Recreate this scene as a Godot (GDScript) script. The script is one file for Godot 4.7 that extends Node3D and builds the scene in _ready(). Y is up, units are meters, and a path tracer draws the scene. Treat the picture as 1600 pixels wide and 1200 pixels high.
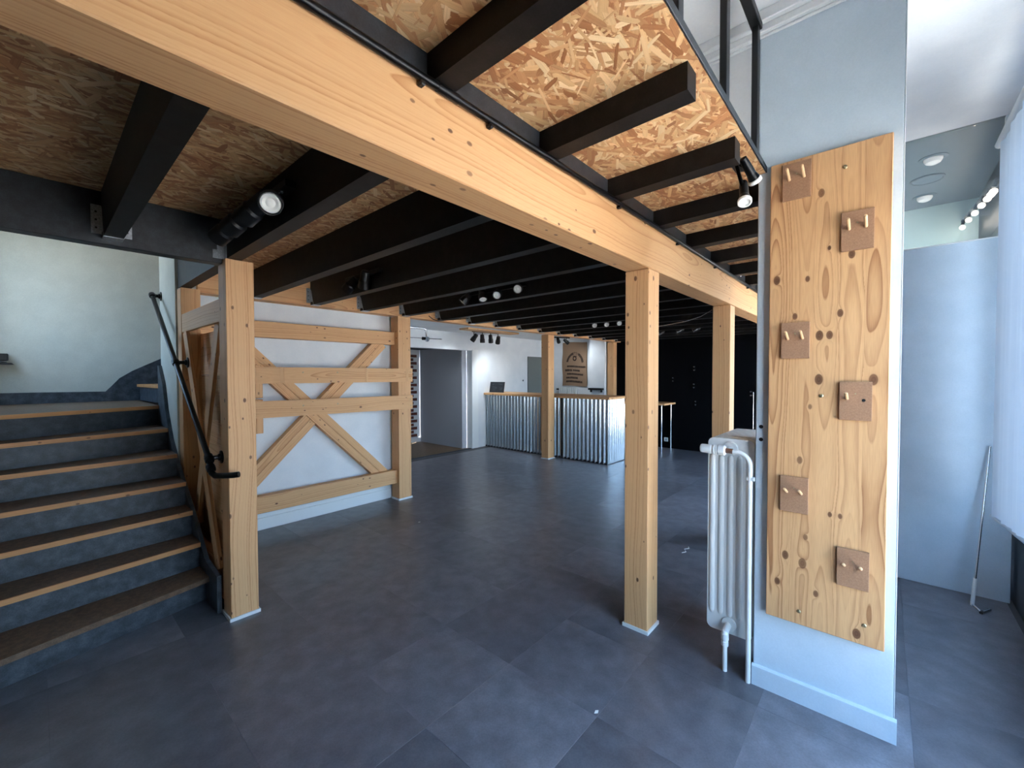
extends Node3D

const ORD = ["first", "second", "third", "fourth", "fifth", "sixth", "seventh", "eighth", "ninth", "tenth", "eleventh", "twelfth", "thirteenth", "fourteenth", "fifteenth", "sixteenth", "seventeenth", "eighteenth"]
var M := {}
var rng := RandomNumberGenerator.new()
var taken := {}

# ---------------------------------------------------------------- names and nodes
func numbered(n: String) -> String:
	if not taken.has(n):
		taken[n] = 0
		return n
	taken[n] += 1
	return "%s_%03d" % [n, taken[n]]

func tag(o, label: String, category: String, group := ""):
	o.set_meta("label", label)
	o.set_meta("category", category)
	if group != "":
		o.set_meta("group", group)
	return o

func thing(called: String, label: String, category: String, group := "", at := Vector3.ZERO, turn := Vector3.ZERO) -> Node3D:
	var o := Node3D.new()
	o.name = numbered(called)
	add_child(o)
	o.position = at
	o.rotation = turn
	tag(o, label, category, group)
	return o

func struct_root(called: String) -> Node3D:
	var o := Node3D.new()
	o.name = numbered(called)
	add_child(o)
	o.set_meta("kind", "structure")
	return o

func obj(called: String, st: SurfaceTool, m: Material, parent: Node) -> MeshInstance3D:
	var o := MeshInstance3D.new()
	o.mesh = st.commit()
	o.material_override = m
	o.name = numbered(called) if parent == self else called
	o.cast_shadow = GeometryInstance3D.SHADOW_CASTING_SETTING_ON
	parent.add_child(o, true)
	return o

func inst(called: String, mesh: Mesh, m: Material, parent: Node, xf: Transform3D) -> MeshInstance3D:
	var o := MeshInstance3D.new()
	o.mesh = mesh
	o.material_override = m
	o.name = called
	parent.add_child(o, true)
	o.transform = xf
	return o

func struct_mesh(called: String, st: SurfaceTool, m: Material) -> MeshInstance3D:
	var o := obj(called, st, m, self)
	o.set_meta("kind", "structure")
	return o

# ---------------------------------------------------------------- shape helpers
func mb() -> SurfaceTool:
	var st := SurfaceTool.new()
	st.begin(Mesh.PRIMITIVE_TRIANGLES)
	return st

func tri(st: SurfaceTool, a: Vector3, b: Vector3, c: Vector3, n: Vector3, ua: Vector2, ub: Vector2, uc: Vector2):
	if (c - a).cross(b - a).dot(n) < 0.0:
		var t := b
		b = c
		c = t
		var tu := ub
		ub = uc
		uc = tu
	st.set_normal(n)
	st.set_uv(ua)
	st.add_vertex(a)
	st.set_normal(n)
	st.set_uv(ub)
	st.add_vertex(b)
	st.set_normal(n)
	st.set_uv(uc)
	st.add_vertex(c)

func uvof(p: Vector3, n: Vector3, g: int, off: Vector2) -> Vector2:
	var an := n.abs()
	var d := 0
	if an.y >= an.x and an.y >= an.z:
		d = 1
	elif an.z >= an.x:
		d = 2
	if d == g:
		return Vector2(p[(g + 1) % 3] * 0.2, p[(g + 2) % 3]) + off
	var v := 3 - d - g
	return Vector2(p[g], p[v]) + off

# flat polygon (convex), local coordinates p, transformed by xf; grain axis g
func face(st: SurfaceTool, pts: Array, n: Vector3, xf: Transform3D, g: int, off: Vector2):
	var wn := (xf.basis * n).normalized()
	for i in range(1, pts.size() - 1):
		tri(st, xf * pts[0], xf * pts[i], xf * pts[i + 1], wn, uvof(pts[0], n, g, off), uvof(pts[i], n, g, off), uvof(pts[i + 1], n, g, off))

# box with chamfered edges, from lo to hi
func cbox(st: SurfaceTool, lo: Vector3, hi: Vector3, c := 0.004, g := 0, off := Vector2.ZERO, xf := Transform3D.IDENTITY):
	var P := [lo, hi]
	for ax in 3:
		var u := (ax + 1) % 3
		var v := (ax + 2) % 3
		for s in 2:
			var n := Vector3.ZERO
			n[ax] = 1.0 if s == 1 else -1.0
			var q := []
			for k in [[0, 0], [1, 0], [1, 1], [0, 1]]:
				var p := Vector3.ZERO
				p[ax] = P[s][ax]
				p[u] = P[k[0]][u] + (c if k[0] == 0 else -c)
				p[v] = P[k[1]][v] + (c if k[1] == 0 else -c)
				q.append(p)
			face(st, q, n, xf, g, off)
	if c <= 0.0:
		return
	for ax in 3:
		var u := (ax + 1) % 3
		var v := (ax + 2) % 3
		for a in 2:
			for b in 2:
				var n := Vector3.ZERO
				n[u] = 1.0 if a == 1 else -1.0
				n[v] = 1.0 if b == 1 else -1.0
				var q := []
				for e in [[0, 0], [1, 0], [1, 1], [0, 1]]:
					var p := Vector3.ZERO
					p[ax] = P[e[0]][ax] + (c if e[0] == 0 else -c)
					p[u] = P[a][u] - (n[u] * c if e[1] == 0 else 0.0)
					p[v] = P[b][v] - (n[v] * c if e[1] == 1 else 0.0)
					q.append(p)
				face(st, q, n.normalized(), xf, g, off)
	for a in 2:
		for b in 2:
			for d in 2:
				var n := Vector3(1 if a == 1 else -1, 1 if b == 1 else -1, 1 if d == 1 else -1)
				var k := Vector3(P[a].x, P[b].y, P[d].z)
				face(st, [k - Vector3(0, n.y * c, n.z * c), k - Vector3(n.x * c, 0, n.z * c), k - Vector3(n.x * c, n.y * c, 0)], n.normalized(), xf, g, off)

func box_of(lo: Vector3, hi: Vector3, c := 0.004, g := 0, off := Vector2.ZERO) -> SurfaceTool:
	var st := mb()
	cbox(st, lo, hi, c, g, off)
	return st

# extruded polygon: pts are Vector2 (a, b) laid on axes (ua, va), extruded from w0 to w1 along the third axis
func prism(st: SurfaceTool, pts: PackedVector2Array, ua: int, va: int, w0: float, w1: float, g := 0, off := Vector2.ZERO):
	var wa := 3 - ua - va
	var idx := Geometry2D.triangulate_polygon(pts)
	var mk := func(p: Vector2, w: float) -> Vector3:
		var r := Vector3.ZERO
		r[ua] = p.x
		r[va] = p.y
		r[wa] = w
		return r
	for s in 2:
		var n := Vector3.ZERO
		n[wa] = 1.0 if s == 1 else -1.0
		var w := w1 if s == 1 else w0
		for i in range(0, idx.size(), 3):
			face(st, [mk.call(pts[idx[i]], w), mk.call(pts[idx[i + 1]], w), mk.call(pts[idx[i + 2]], w)], n, Transform3D.IDENTITY, g, off)
	var area := 0.0
	for i in pts.size():
		var p := pts[i]
		var q := pts[(i + 1) % pts.size()]
		area += p.x * q.y - q.x * p.y
	for i in pts.size():
		var p := pts[i]
		var q := pts[(i + 1) % pts.size()]
		var e := Vector2(q.y - p.y, p.x - q.x).normalized() * signf(area)
		var n := Vector3.ZERO
		n[ua] = e.x
		n[va] = e.y
		face(st, [mk.call(p, w0), mk.call(q, w0), mk.call(q, w1), mk.call(p, w1)], n, Transform3D.IDENTITY, g, off)

func smooth_quad(st: SurfaceTool, v: Array, n: Array, uv: Array):
	var order := [0, 1, 2, 0, 2, 3]
	if (v[2] - v[0]).cross(v[1] - v[0]).dot(n[0] + n[2]) < 0.0:
		order = [0, 2, 1, 0, 3, 2]
	for i in order:
		st.set_normal(n[i])
		st.set_uv(uv[i])
		st.add_vertex(v[i])

# lathe: profile of Vector2(radius, height) turned about local y
func lathe(st: SurfaceTool, prof: Array, segs: int, xf := Transform3D.IDENTITY):
	for k in prof.size() - 1:
		var a: Vector2 = prof[k]
		var b: Vector2 = prof[k + 1]
		if a.distance_to(b) < 1e-6:
			continue
		var t := (b - a).normalized()
		var nn := Vector2(t.y, -t.x)
		for i in segs:
			var v := []
			var n := []
			var uv := []
			for q in [[i, a], [i + 1, a], [i + 1, b], [i, b]]:
				var th: float = TAU * q[0] / segs
				var r: Vector2 = q[1]
				v.append(xf * Vector3(cos(th) * r.x, r.y, sin(th) * r.x))
				n.append((xf.basis * Vector3(cos(th) * nn.x, nn.y, sin(th) * nn.x)).normalized())
				uv.append(Vector2(float(q[0]) / segs, r.y))
			smooth_quad(st, v, n, uv)

# round bar through points
func tube(st: SurfaceTool, pts: Array, r: float, segs := 10, cap := true):
	var frames := []
	var up := Vector3.UP
	for i in pts.size():
		var t: Vector3
		if i == 0:
			t = pts[1] - pts[0]
		elif i == pts.size() - 1:
			t = pts[i] - pts[i - 1]
		else:
			t = (pts[i] - pts[i - 1]).normalized() + (pts[i + 1] - pts[i]).normalized()
		t = t.normalized()
		if i == 0:
			up = Vector3.UP if absf(t.y) < 0.9 else Vector3.RIGHT
		var x := up.cross(t).normalized()
		var y := t.cross(x).normalized()
		up = y
		frames.append([x, y, t])
	for i in pts.size() - 1:
		for k in segs:
			var v := []
			var n := []
			var uv := []
			for q in [[i, k], [i, k + 1], [i + 1, k + 1], [i + 1, k]]:
				var th: float = TAU * q[1] / segs
				var d: Vector3 = frames[q[0]][0] * cos(th) + frames[q[0]][1] * sin(th)
				v.append(pts[q[0]] + d * r)
				n.append(d)
				uv.append(Vector2(0.1 * q[0], th))
			smooth_quad(st, v, n, uv)
	if cap:
		for e in [0, pts.size() - 1]:
			var n: Vector3 = frames[e][2] * (-1.0 if e == 0 else 1.0)
			for k in segs:
				var a := TAU * k / segs
				var b := TAU * (k + 1) / segs
				tri(st, pts[e], pts[e] + (frames[e][0] * cos(a) + frames[e][1] * sin(a)) * r, pts[e] + (frames[e][0] * cos(b) + frames[e][1] * sin(b)) * r, n, Vector2.ZERO, Vector2.ZERO, Vector2.ZERO)

func tube_of(pts: Array, r: float, segs := 10) -> SurfaceTool:
	var st := mb()
	tube(st, pts, r, segs)
	return st

func arc(c: Vector3, a: Vector3, b: Vector3, r: float, n := 6) -> Array:
	var out := []
	for i in n + 1:
		var th := PI / 2 * i / n
		out.append(c + a * r * cos(th) + b * r * sin(th))
	return out

# a basis whose y axis points along d
func aim(at: Vector3, d: Vector3) -> Transform3D:
	var y := d.normalized()
	var x := (Vector3.UP if absf(y.y) < 0.95 else Vector3.RIGHT).cross(y).normalized()
	return Transform3D(Basis(x, y, x.cross(y)), at)

func rnd2() -> Vector2:
	return Vector2(rng.randf() * 2.4, rng.randf() * 0.9)

# ---------------------------------------------------------------- textures
func put(d: PackedByteArray, i: int, c: Color):
	d[i] = int(clampf(c.r, 0, 1) * 255)
	d[i + 1] = int(clampf(c.g, 0, 1) * 255)
	d[i + 2] = int(clampf(c.b, 0, 1) * 255)

func make_tex(w: int, h: int, d: PackedByteArray) -> ImageTexture:
	var im := Image.create_from_data(w, h, false, Image.FORMAT_RGB8, d)
	im.generate_mipmaps()
	return ImageTexture.create_from_image(im)

# sawn softwood: a board cut from a log; u (length) in metres across the width of the image
func pine_tex(w: int, h: int, lu: float, lv: float, seed_: int, rings: float, contrast: float, light: Color, dark: Color, strips: int, knots: Array, warp: float) -> ImageTexture:
	var n1 := FastNoiseLite.new()
	n1.seed = seed_
	n1.frequency = 1.0
	n1.fractal_octaves = 2
	var n2 := FastNoiseLite.new()
	n2.seed = seed_ + 7
	n2.frequency = 1.0
	n2.fractal_octaves = 1
	var r := RandomNumberGenerator.new()
	r.seed = seed_
	var cs := []
	var rad := lu / TAU
	for i in w:
		var th := TAU * i / w
		cs.append(Vector2(cos(th), sin(th)) * rad)
	var d := PackedByteArray()
	d.resize(w * h * 3)
	var sw := lv / strips
	for s in strips:
		var off := r.randf() * 50.0
		var bias := r.randf_range(-0.28, 0.28) * sw
		var tone := r.randf_range(-0.045, 0.045) if strips > 1 else 0.0
		var deep := r.randf_range(0.03, 0.075)
		var dd := []
		var vc := []
		for i in w:
			var c: Vector2 = cs[i]
			dd.append(maxf(0.004, deep + warp * n1.get_noise_3d(c.x * 0.8, c.y * 0.8, off)))
			vc.append(bias + warp * 0.5 * n1.get_noise_3d(c.x * 0.7, c.y * 0.7, off + 9.0))
		for j in range(int(h * s / strips), int(h * (s + 1) / strips)):
			var v := (float(j) / h) * lv - sw * (s + 0.5)
			var vv := float(j) / h * lv
			for i in w:
				var c: Vector2 = cs[i]
				var y: float = v - vc[i]
				var q: float = sqrt(y * y + dd[i] * dd[i])
				q += 0.0022 * n1.get_noise_3d(c.x * 2.6, c.y * 2.6, v * 14.0 + off)
				var kd := 0.0
				var u := float(i) / w * lu
				for k in knots:
					var du: float = (u - k[0]) * 0.62
					if absf(du) > 0.12:
						continue
					var dv: float = vv - k[1]
					if absf(dv) > 0.09:
						continue
					var e: float = (du * du + dv * dv) / (k[2] * k[2] * (0.75 if strips > 1 else 0.4))
					q += k[2] * 0.9 * exp(-e * 0.3)
					if e < 2.2:
						kd = maxf(kd, clampf((1.7 - e) * 1.4, 0.0, 1.0) * (0.9 + 0.1 * sin(e * 7.0)) * k[3])
				q += 0.005 * n2.get_noise_2d(q * 42.0, off)
				var f: float = q * rings
				var amp := clampf(0.6 + 0.9 * n2.get_noise_2d(floorf(f) * 3.7, off + 5.0), 0.15, 1.0)
				f = f - floorf(f)
				var ring := f * f * f if f < 0.93 else (1.0 - f) / 0.07
				var st := n2.get_noise_3d(c.x * 14.0, c.y * 14.0, vv * 520.0)
				var m := contrast * ring * amp + (0.13 if strips > 1 else 0.09) * st + tone + 0.05
				var col := light.lerp(dark, clampf(m, -0.1, 1.0))
				if kd > 0.0:
					col = col.lerp(Color(0.30, 0.17, 0.10), kd * 0.8)
				put(d, (j * w + i) * 3, col)
	return make_tex(w, h, d)

func osb_tex(n: int) -> ImageTexture:
	var r := RandomNumberGenerator.new()
	r.seed = 41
	var d := PackedByteArray()
	d.resize(n * n * 3)
	var pal := [Color(0.84, 0.65, 0.45), Color(0.89, 0.72, 0.52), Color(0.78, 0.56, 0.37), Color(0.72, 0.49, 0.31), Color(0.82, 0.62, 0.42), Color(0.87, 0.69, 0.48), Color(0.66, 0.42, 0.25), Color(0.93, 0.79, 0.60)]
	for i in n * n:
		put(d, i * 3, pal[2])
	for k in 4600:
		var cx := r.randf() * n
		var cy := r.randf() * n
		var a := r.randfn(0.0, 0.75)
		var hl := r.randf_range(14, 60)
		var hw := r.randf_range(2.0, 10.5)
		var col: Color = pal[r.randi() % pal.size()]
		col = col.lightened(0.05).lerp(col.darkened(0.12), r.randf())
		var skew := r.randf_range(-1.4, 1.4)
		var end := r.randf()
		var ca := cos(a)
		var sa := sin(a)
		var rows := []
		for y in range(-int(hw), int(hw) + 1):
			rows.append(r.randf_range(-0.03, 0.03))
		for yi in rows.size() * 2 - 1:
			var y := -hw + yi * 0.5
			var cc: Color = col
			var sh: float = rows[yi / 2]
			if yi < 2:
				sh -= 0.09
			cc = Color(col.r + sh, col.g + sh, col.b + sh * 0.8)
			var e := hl * (1.0 - 0.45 * pow(absf(y) / hw, 1.5) * end)
			var x := -e + skew * y
			var x1 := e + skew * y * 0.3
			while x < x1:
				var px := posmod(int(cx + x * ca - y * sa), n)
				var py := posmod(int(cy + x * sa + y * ca), n)
				put(d, (py * n + px) * 3, cc)
				x += 0.75
	return make_tex(n, n, d)

# soft mottled tone between two colours, tileable noise layered fine and coarse
func mottle_tex(n: int, seed_: int, a: Color, b: Color, coarse: float, fine: float) -> ImageTexture:
	var n1 := FastNoiseLite.new()
	n1.seed = seed_
	n1.frequency = coarse / n
	n1.fractal_octaves = 4
	var im := n1.get_seamless_image(n, n)
	var r := RandomNumberGenerator.new()
	r.seed = seed_
	var d := PackedByteArray()
	d.resize(n * n * 3)
	var src := im.get_data()
	for i in n * n:
		var t: float = src[i] / 255.0 + r.randf_range(-fine, fine)
		put(d, i * 3, a.lerp(b, clampf(t, 0.0, 1.0)))
	return make_tex(n, n, d)

func smat(c: Color, rough := 0.8, metal := 0.0) -> StandardMaterial3D:
	var m := StandardMaterial3D.new()
	m.albedo_color = c
	m.roughness = rough
	m.metallic = metal
	return m

func tmat(t: Texture2D, scale_: Vector3, rough := 0.6, tint := Color.WHITE) -> StandardMaterial3D:
	var m := smat(tint, rough)
	m.albedo_texture = t
	m.uv1_scale = scale_
	return m

func triplanar(t: Texture2D, metres: float, rough := 0.6, tint := Color.WHITE) -> StandardMaterial3D:
	var m := tmat(t, Vector3.ONE / metres, rough, tint)
	m.uv1_triplanar = true
	m.uv1_world_triplanar = true
	return m

func materials():
	var light := Color(0.88, 0.70, 0.505)
	var dark := Color(0.72, 0.49, 0.30)
	var kn := [[0.35, 0.10, 0.010, 1.0], [0.9, 0.33, 0.013, 0.9], [1.25, 0.17, 0.008, 1.0], [1.6, 0.42, 0.011, 1.0], [2.1, 0.08, 0.012, 0.9], [2.55, 0.27, 0.009, 1.0], [2.85, 0.45, 0.007, 1.0], [0.6, 0.22, 0.005, 1.0], [1.9, 0.30, 0.005, 1.0]]
	var kr := RandomNumberGenerator.new()
	kr.seed = 88
	for k in 26:
		kn.append([kr.randf() * 3.0, kr.randf() * 0.5, kr.randf_range(0.004, 0.011), kr.randf_range(0.5, 1.0)])
	var pine := pine_tex(1280, 280, 3.0, 0.5, 11, 84.0, 0.85, light, dark, 1, kn, 0.045)
	M.pine = tmat(pine, Vector3(1 / 3.0, 2.0, 1), 0.55, Color(0.925, 0.905, 0.88))
	M.pine_b = tmat(pine, Vector3(1 / 3.0, 2.0, 1), 0.6, Color(1.0, 0.98, 0.965))
	M.pine_pale = tmat(pine, Vector3(1 / 3.0, 2.0, 1), 0.6, Color(1.0, 1.0, 1.0))
	var bk := [[0.17, 0.045, 0.010, 1.0], [0.28, 0.14, 0.014, 0.8], [0.30, 0.075, 0.012, 0.9], [0.40, 0.15, 0.008, 0.7], [0.04, 0.33, 0.013, 1.0], [0.16, 0.19, 0.009, 0.9],
		[0.52, 0.235, 0.007, 1.0], [0.52, 0.27, 0.007, 0.9], [0.56, 0.13, 0.006, 0.7], [0.74, 0.125, 0.010, 0.7], [1.10, 0.19, 0.014, 1.0], [1.10, 0.37, 0.014, 0.9],
		[1.29, 0.19, 0.013, 1.0], [1.29, 0.225, 0.011, 1.0], [1.32, 0.07, 0.012, 1.0], [1.38, 0.10, 0.009, 1.0], [1.38, 0.26, 0.010, 1.0], [1.55, 0.03, 0.012, 1.0], [1.54, 0.145, 0.008, 1.0],
		[1.62, 0.295, 0.011, 1.0], [1.66, 0.22, 0.006, 1.0], [1.90, 0.19, 0.011, 0.8], [0.98, 0.16, 0.007, 0.6]]
	var brd := pine_tex(1500, 320, 2.08, 0.424, 23, 125.0, 0.95, Color(0.84, 0.66, 0.47), Color(0.60, 0.40, 0.25), 5, bk, 0.03)
	M.board = tmat(brd, Vector3(1 / 2.08, 1 / 0.424, 1), 0.5)
	M.osb = tmat(osb_tex(1024), Vector3(1 / 1.35, 1 / 1.35, 1), 0.55)
	M.black_wood = triplanar(mottle_tex(256, 3, Color(0.055, 0.048, 0.045), Color(0.125, 0.115, 0.11), 10.0, 0.25), 0.9, 0.5)
	M.black_trim = triplanar(mottle_tex(256, 5, Color(0.09, 0.10, 0.115), Color(0.18, 0.20, 0.22), 12.0, 0.3), 0.7, 0.45)
	M.black_wood.metallic_specular = 0.3
	M.black_wall = smat(Color(0.022, 0.024, 0.034), 0.5)
	M.black_wall.metallic_specular = 0.2
	M.white = triplanar(mottle_tex(256, 8, Color(0.86, 0.875, 0.89), Color(0.90, 0.91, 0.92), 5.0, 0.2), 1.6, 0.75)
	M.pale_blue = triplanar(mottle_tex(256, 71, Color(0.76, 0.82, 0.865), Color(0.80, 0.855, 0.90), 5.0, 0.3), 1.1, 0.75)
	M.white_gloss = smat(Color(0.90, 0.91, 0.91), 0.35)
	M.cream = triplanar(mottle_tex(256, 9, Color(0.75, 0.75, 0.70), Color(0.79, 0.79, 0.74), 6.0, 0.4), 1.2, 0.8)
	M.grey_wall = smat(Color(0.70, 0.71, 0.74), 0.7)
	M.floor = []
	for k in 5:
		var t := 0.90 + 0.05 * k
		M.floor.append(triplanar(mottle_tex(256, 60 + k, Color(0.365, 0.36, 0.383) * t, Color(0.465, 0.462, 0.487) * t, 7.0, 0.22), 1.15, 0.29 + 0.015 * k))
	M.grout = smat(Color(0.28, 0.28, 0.295), 0.6)
	M.riser = triplanar(mottle_tex(256, 31, Color(0.15, 0.17, 0.195), Color(0.33, 0.36, 0.39), 9.0, 0.25), 0.8, 0.5)
	M.tread = triplanar(mottle_tex(256, 33, Color(0.34, 0.26, 0.195), Color(0.50, 0.385, 0.29), 14.0, 0.4), 0.6, 0.55)
	M.nosing = tmat(pine, Vector3(1 / 3.0, 2.0, 1), 0.55, Color(0.90, 0.82, 0.74))
	M.metal_dark = smat(Color(0.045, 0.045, 0.05), 0.32, 0.6)
	M.black = smat(Color(0.035, 0.035, 0.038), 0.4)
	M.rail_black = smat(Color(0.06, 0.065, 0.07), 0.45)
	M.galv = triplanar(mottle_tex(256, 14, Color(0.60, 0.63, 0.65), Color(0.82, 0.84, 0.86), 40.0, 0.3), 0.5, 0.30)
	M.galv.metallic = 0.85
	M.corr = triplanar(mottle_tex(256, 15, Color(0.62, 0.65, 0.67), Color(0.86, 0.88, 0.90), 30.0, 0.3), 0.6, 0.20)
	M.corr.metallic = 1.0
	M.chrome = smat(Color(0.85, 0.86, 0.88), 0.15, 1.0)
	M.copper = smat(Color(0.62, 0.50, 0.44), 0.35, 0.8)
	M.lamp_face = smat(Color(0.92, 0.92, 0.90), 0.3)
	M.lamp_lit = smat(Color(0.95, 0.97, 1.0), 0.3)
	M.lamp_lit.emission_enabled = true
	M.lamp_lit.emission = Color(0.93, 0.97, 1.0)
	M.lamp_lit.emission_energy_multiplier = 3.0
	M.radiator = smat(Color(0.87, 0.875, 0.87), 0.38)
	M.mdf = triplanar(mottle_tex(128, 17, Color(0.58, 0.43, 0.32), Color(0.66, 0.50, 0.38), 20.0, 0.5), 0.2, 0.7)
	M.dowel = smat(Color(0.86, 0.70, 0.53), 0.6)
	M.screw = smat(Color(0.72, 0.66, 0.52), 0.35, 0.9)
	M.hole = smat(Color(0.05, 0.05, 0.06), 0.8)
	M.glass = smat(Color(0.80, 0.88, 0.92, 0.06), 0.03)
	M.glass.transparency = BaseMaterial3D.TRANSPARENCY_ALPHA
	M.blind = smat(Color(0.78, 0.84, 0.90), 0.9)
	M.blind.backlight_enabled = true
	M.blind.backlight = Color(0.30, 0.335, 0.37)
	M.frame_dark = smat(Color(0.14, 0.16, 0.18), 0.5)
	M.bay = triplanar(mottle_tex(128, 19, Color(0.30, 0.355, 0.39), Color(0.34, 0.395, 0.43), 6.0, 0.3), 0.8, 0.5)
	M.mint = smat(Color(0.70, 0.80, 0.80), 0.7)
	M.brick = smat(Color(0.34, 0.17, 0.13), 0.85)
	M.mortar = smat(Color(0.74, 0.74, 0.75), 0.9)
	M.wood_floor = triplanar(mottle_tex(128, 21, Color(0.34, 0.27, 0.20), Color(0.42, 0.34, 0.26), 8.0, 0.3), 0.8, 0.5)
	M.burlap = tmat(sack_tex(), Vector3.ONE, 0.95)
	M.burlap_plain = smat(Color(0.48, 0.38, 0.29), 0.95)
	M.slate = tmat(slate_tex(), Vector3.ONE, 0.8)
	M.pavement = triplanar(mottle_tex(256, 27, Color(0.56, 0.56, 0.55), Color(0.66, 0.66, 0.64), 9.0, 0.3), 2.0, 0.9)
	M.brown = smat(Color(0.30, 0.18, 0.12), 0.6)
	M.bulb = smat(Color(1.0, 0.97, 0.92), 0.3)
	M.bulb.emission_enabled = true
	M.bulb.emission = Color(1.0, 0.96, 0.90)
	M.bulb.emission_energy_multiplier = 1.6

const GLYPH = {"I": [4, 4, 4, 4, 4, 4, 4], "T": [31, 4, 4, 4, 4, 4, 4], "'": [4, 4, 0, 0, 0, 0, 0], "S": [15, 16, 16, 14, 1, 1, 30], "A": [4, 10, 17, 31, 17, 17, 17]}

# print on the hanging coffee sack: arched title, crest, five lines of stencilled text
func sack_tex() -> ImageTexture:
	var w := 260
	var h := 400
	var r := RandomNumberGenerator.new()
	r.seed = 5
	var im := Image.create(w, h, false, Image.FORMAT_RGB8)
	for y in h:
		for x in w:
			var k := 0.06 * sin(x * 1.6) * sin(y * 1.5) + r.randf_range(-0.04, 0.04)
			im.set_pixel(x, y, Color(0.56 + k, 0.455 + k, 0.365 + k))
	var ink := Color(0.20, 0.15, 0.12)
	var stroke := func(cx: float, cy: float, ang: float, bits: Array, s: float):
		for gy in 7:
			for gx in 5:
				if int(bits[gy]) >> (4 - gx) & 1:
					var q := Vector2((gx - 2.0) * s, (gy - 3.0) * s).rotated(ang)
					im.fill_rect(Rect2i(int(cx + q.x), int(cy + q.y), int(ceil(s)), int(ceil(s))), ink)
	# arched title; only the middle of it can be read
	var word := "IT'S A"
	for i in 23:
		var t := -1.35 + 2.7 * i / 22.0
		var bits := []
		if i >= 9 and i < 15:
			var ch := word[i - 9]
			if ch == " ":
				continue
			bits = GLYPH[ch]
		else:
			for k in 7:
				bits.append(r.randi() % 32 | 14)
		stroke.call(140.0 + 84.0 * sin(t), 175.0 - 95.0 * cos(t) + 20.0, t, bits, 2.9)
	# crest: a ring of blobs
	for i in 26:
		var a := TAU * i / 26.0
		im.fill_rect(Rect2i(int(137 + 16 * cos(a)) - 5, int(150 + 18 * sin(a)) - 5, 10, 10), ink)
	for i in 5:
		im.fill_rect(Rect2i(116 + i * 9, 122 + (i % 2) * 4, 6, 10), ink)
	# lines of stencil lettering, too blurred to read
	var lines := [[60, 222, 22, 2.0], [38, 258, 8, 2.4], [120, 258, 8, 2.0], [55, 292, 19, 2.0], [45, 326, 4, 2.0], [85, 326, 9, 2.2], [45, 360, 19, 2.1]]
	for l in lines:
		for i in int(l[2]):
			var bits := []
			for k in 7:
				bits.append(r.randi() % 32 | 10)
			stroke.call(l[0] + i * 8.9, l[1], 0.0, bits, l[3] * 1.15)
	im.generate_mipmaps()
	return ImageTexture.create_from_image(im)

# chalk writing too faint to read on the small slate
func slate_tex() -> ImageTexture:
	var r := RandomNumberGenerator.new()
	r.seed = 9
	var im := Image.create(200, 120, false, Image.FORMAT_RGB8)
	im.fill(Color(0.10, 0.13, 0.16))
	for l in [[22, 18, 150], [22, 48, 70], [22, 66, 90], [22, 84, 70], [22, 100, 60], [140, 66, 40], [140, 84, 40]]:
		var x: int = l[0]
		while x < l[0] + l[2]:
			im.fill_rect(Rect2i(x, l[1] + r.randi_range(-3, 3), r.randi_range(2, 6), r.randi_range(2, 7)), Color(0.33, 0.36, 0.40))
			x += r.randi_range(4, 9)
	im.generate_mipmaps()
	return ImageTexture.create_from_image(im)

# ---------------------------------------------------------------- scene
func _ready():
	rng.seed = 1234
	setup_view()
	materials()
	shell()
	shopfront()
	timber_frame()
	mezzanine()
	stairs()
	braced_wall()
	column_and_board()
	radiators()
	counter_area()
	lamps()
	small_things()

func setup_view():
	var cam := Camera3D.new()
	cam.name = "camera"
	add_child(cam)
	cam.position = Vector3(0, 1.5, 0)
	cam.rotation = Vector3(-0.022683, -0.847399, -0.00208)
	cam.fov = rad_to_deg(2.0 * atan(600.0 / 659.066))
	cam.near = 0.02
	cam.current = true
	var sky := ProceduralSkyMaterial.new()
	sky.sky_top_color = Color(0.62, 0.80, 1.0)
	sky.sky_horizon_color = Color(0.84, 0.94, 1.0)
	sky.ground_bottom_color = Color(0.55, 0.57, 0.60)
	sky.ground_horizon_color = Color(0.70, 0.74, 0.78)
	sky.energy_multiplier = 5.6
	var env := Environment.new()
	env.background_mode = Environment.BG_SKY
	env.sky = Sky.new()
	env.sky.sky_material = sky
	env.tonemap_mode = Environment.TONE_MAPPER_LINEAR
	env.tonemap_exposure = 2.35
	env.sdfgi_enabled = true
	env.ssao_enabled = true
	env.ssil_enabled = true
	# midday sun along the street: it lights the pavement, not the room
	var sun := DirectionalLight3D.new()
	sun.name = "sun"
	add_child(sun)
	sun.look_at_from_position(Vector3.ZERO, Vector3(-0.55, -0.80, 0.16))
	sun.light_color = Color(1.0, 0.97, 0.94)
	sun.light_energy = 18.0
	sun.light_angular_distance = 0.5
	sun.sky_mode = DirectionalLight3D.SKY_MODE_LIGHT_ONLY
	sun.shadow_enabled = true
	var we := WorldEnvironment.new()
	we.name = "daylight"
	we.environment = env
	add_child(we)

const CEIL := 3.165
const LOWC := 2.32
const ZF := 0.65      # inner face of the shopfront

func slab(called: String, lo: Vector3, hi: Vector3, m: Material, c := 0.0) -> MeshInstance3D:
	return struct_mesh(called, box_of(lo, hi, c), m)

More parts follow.
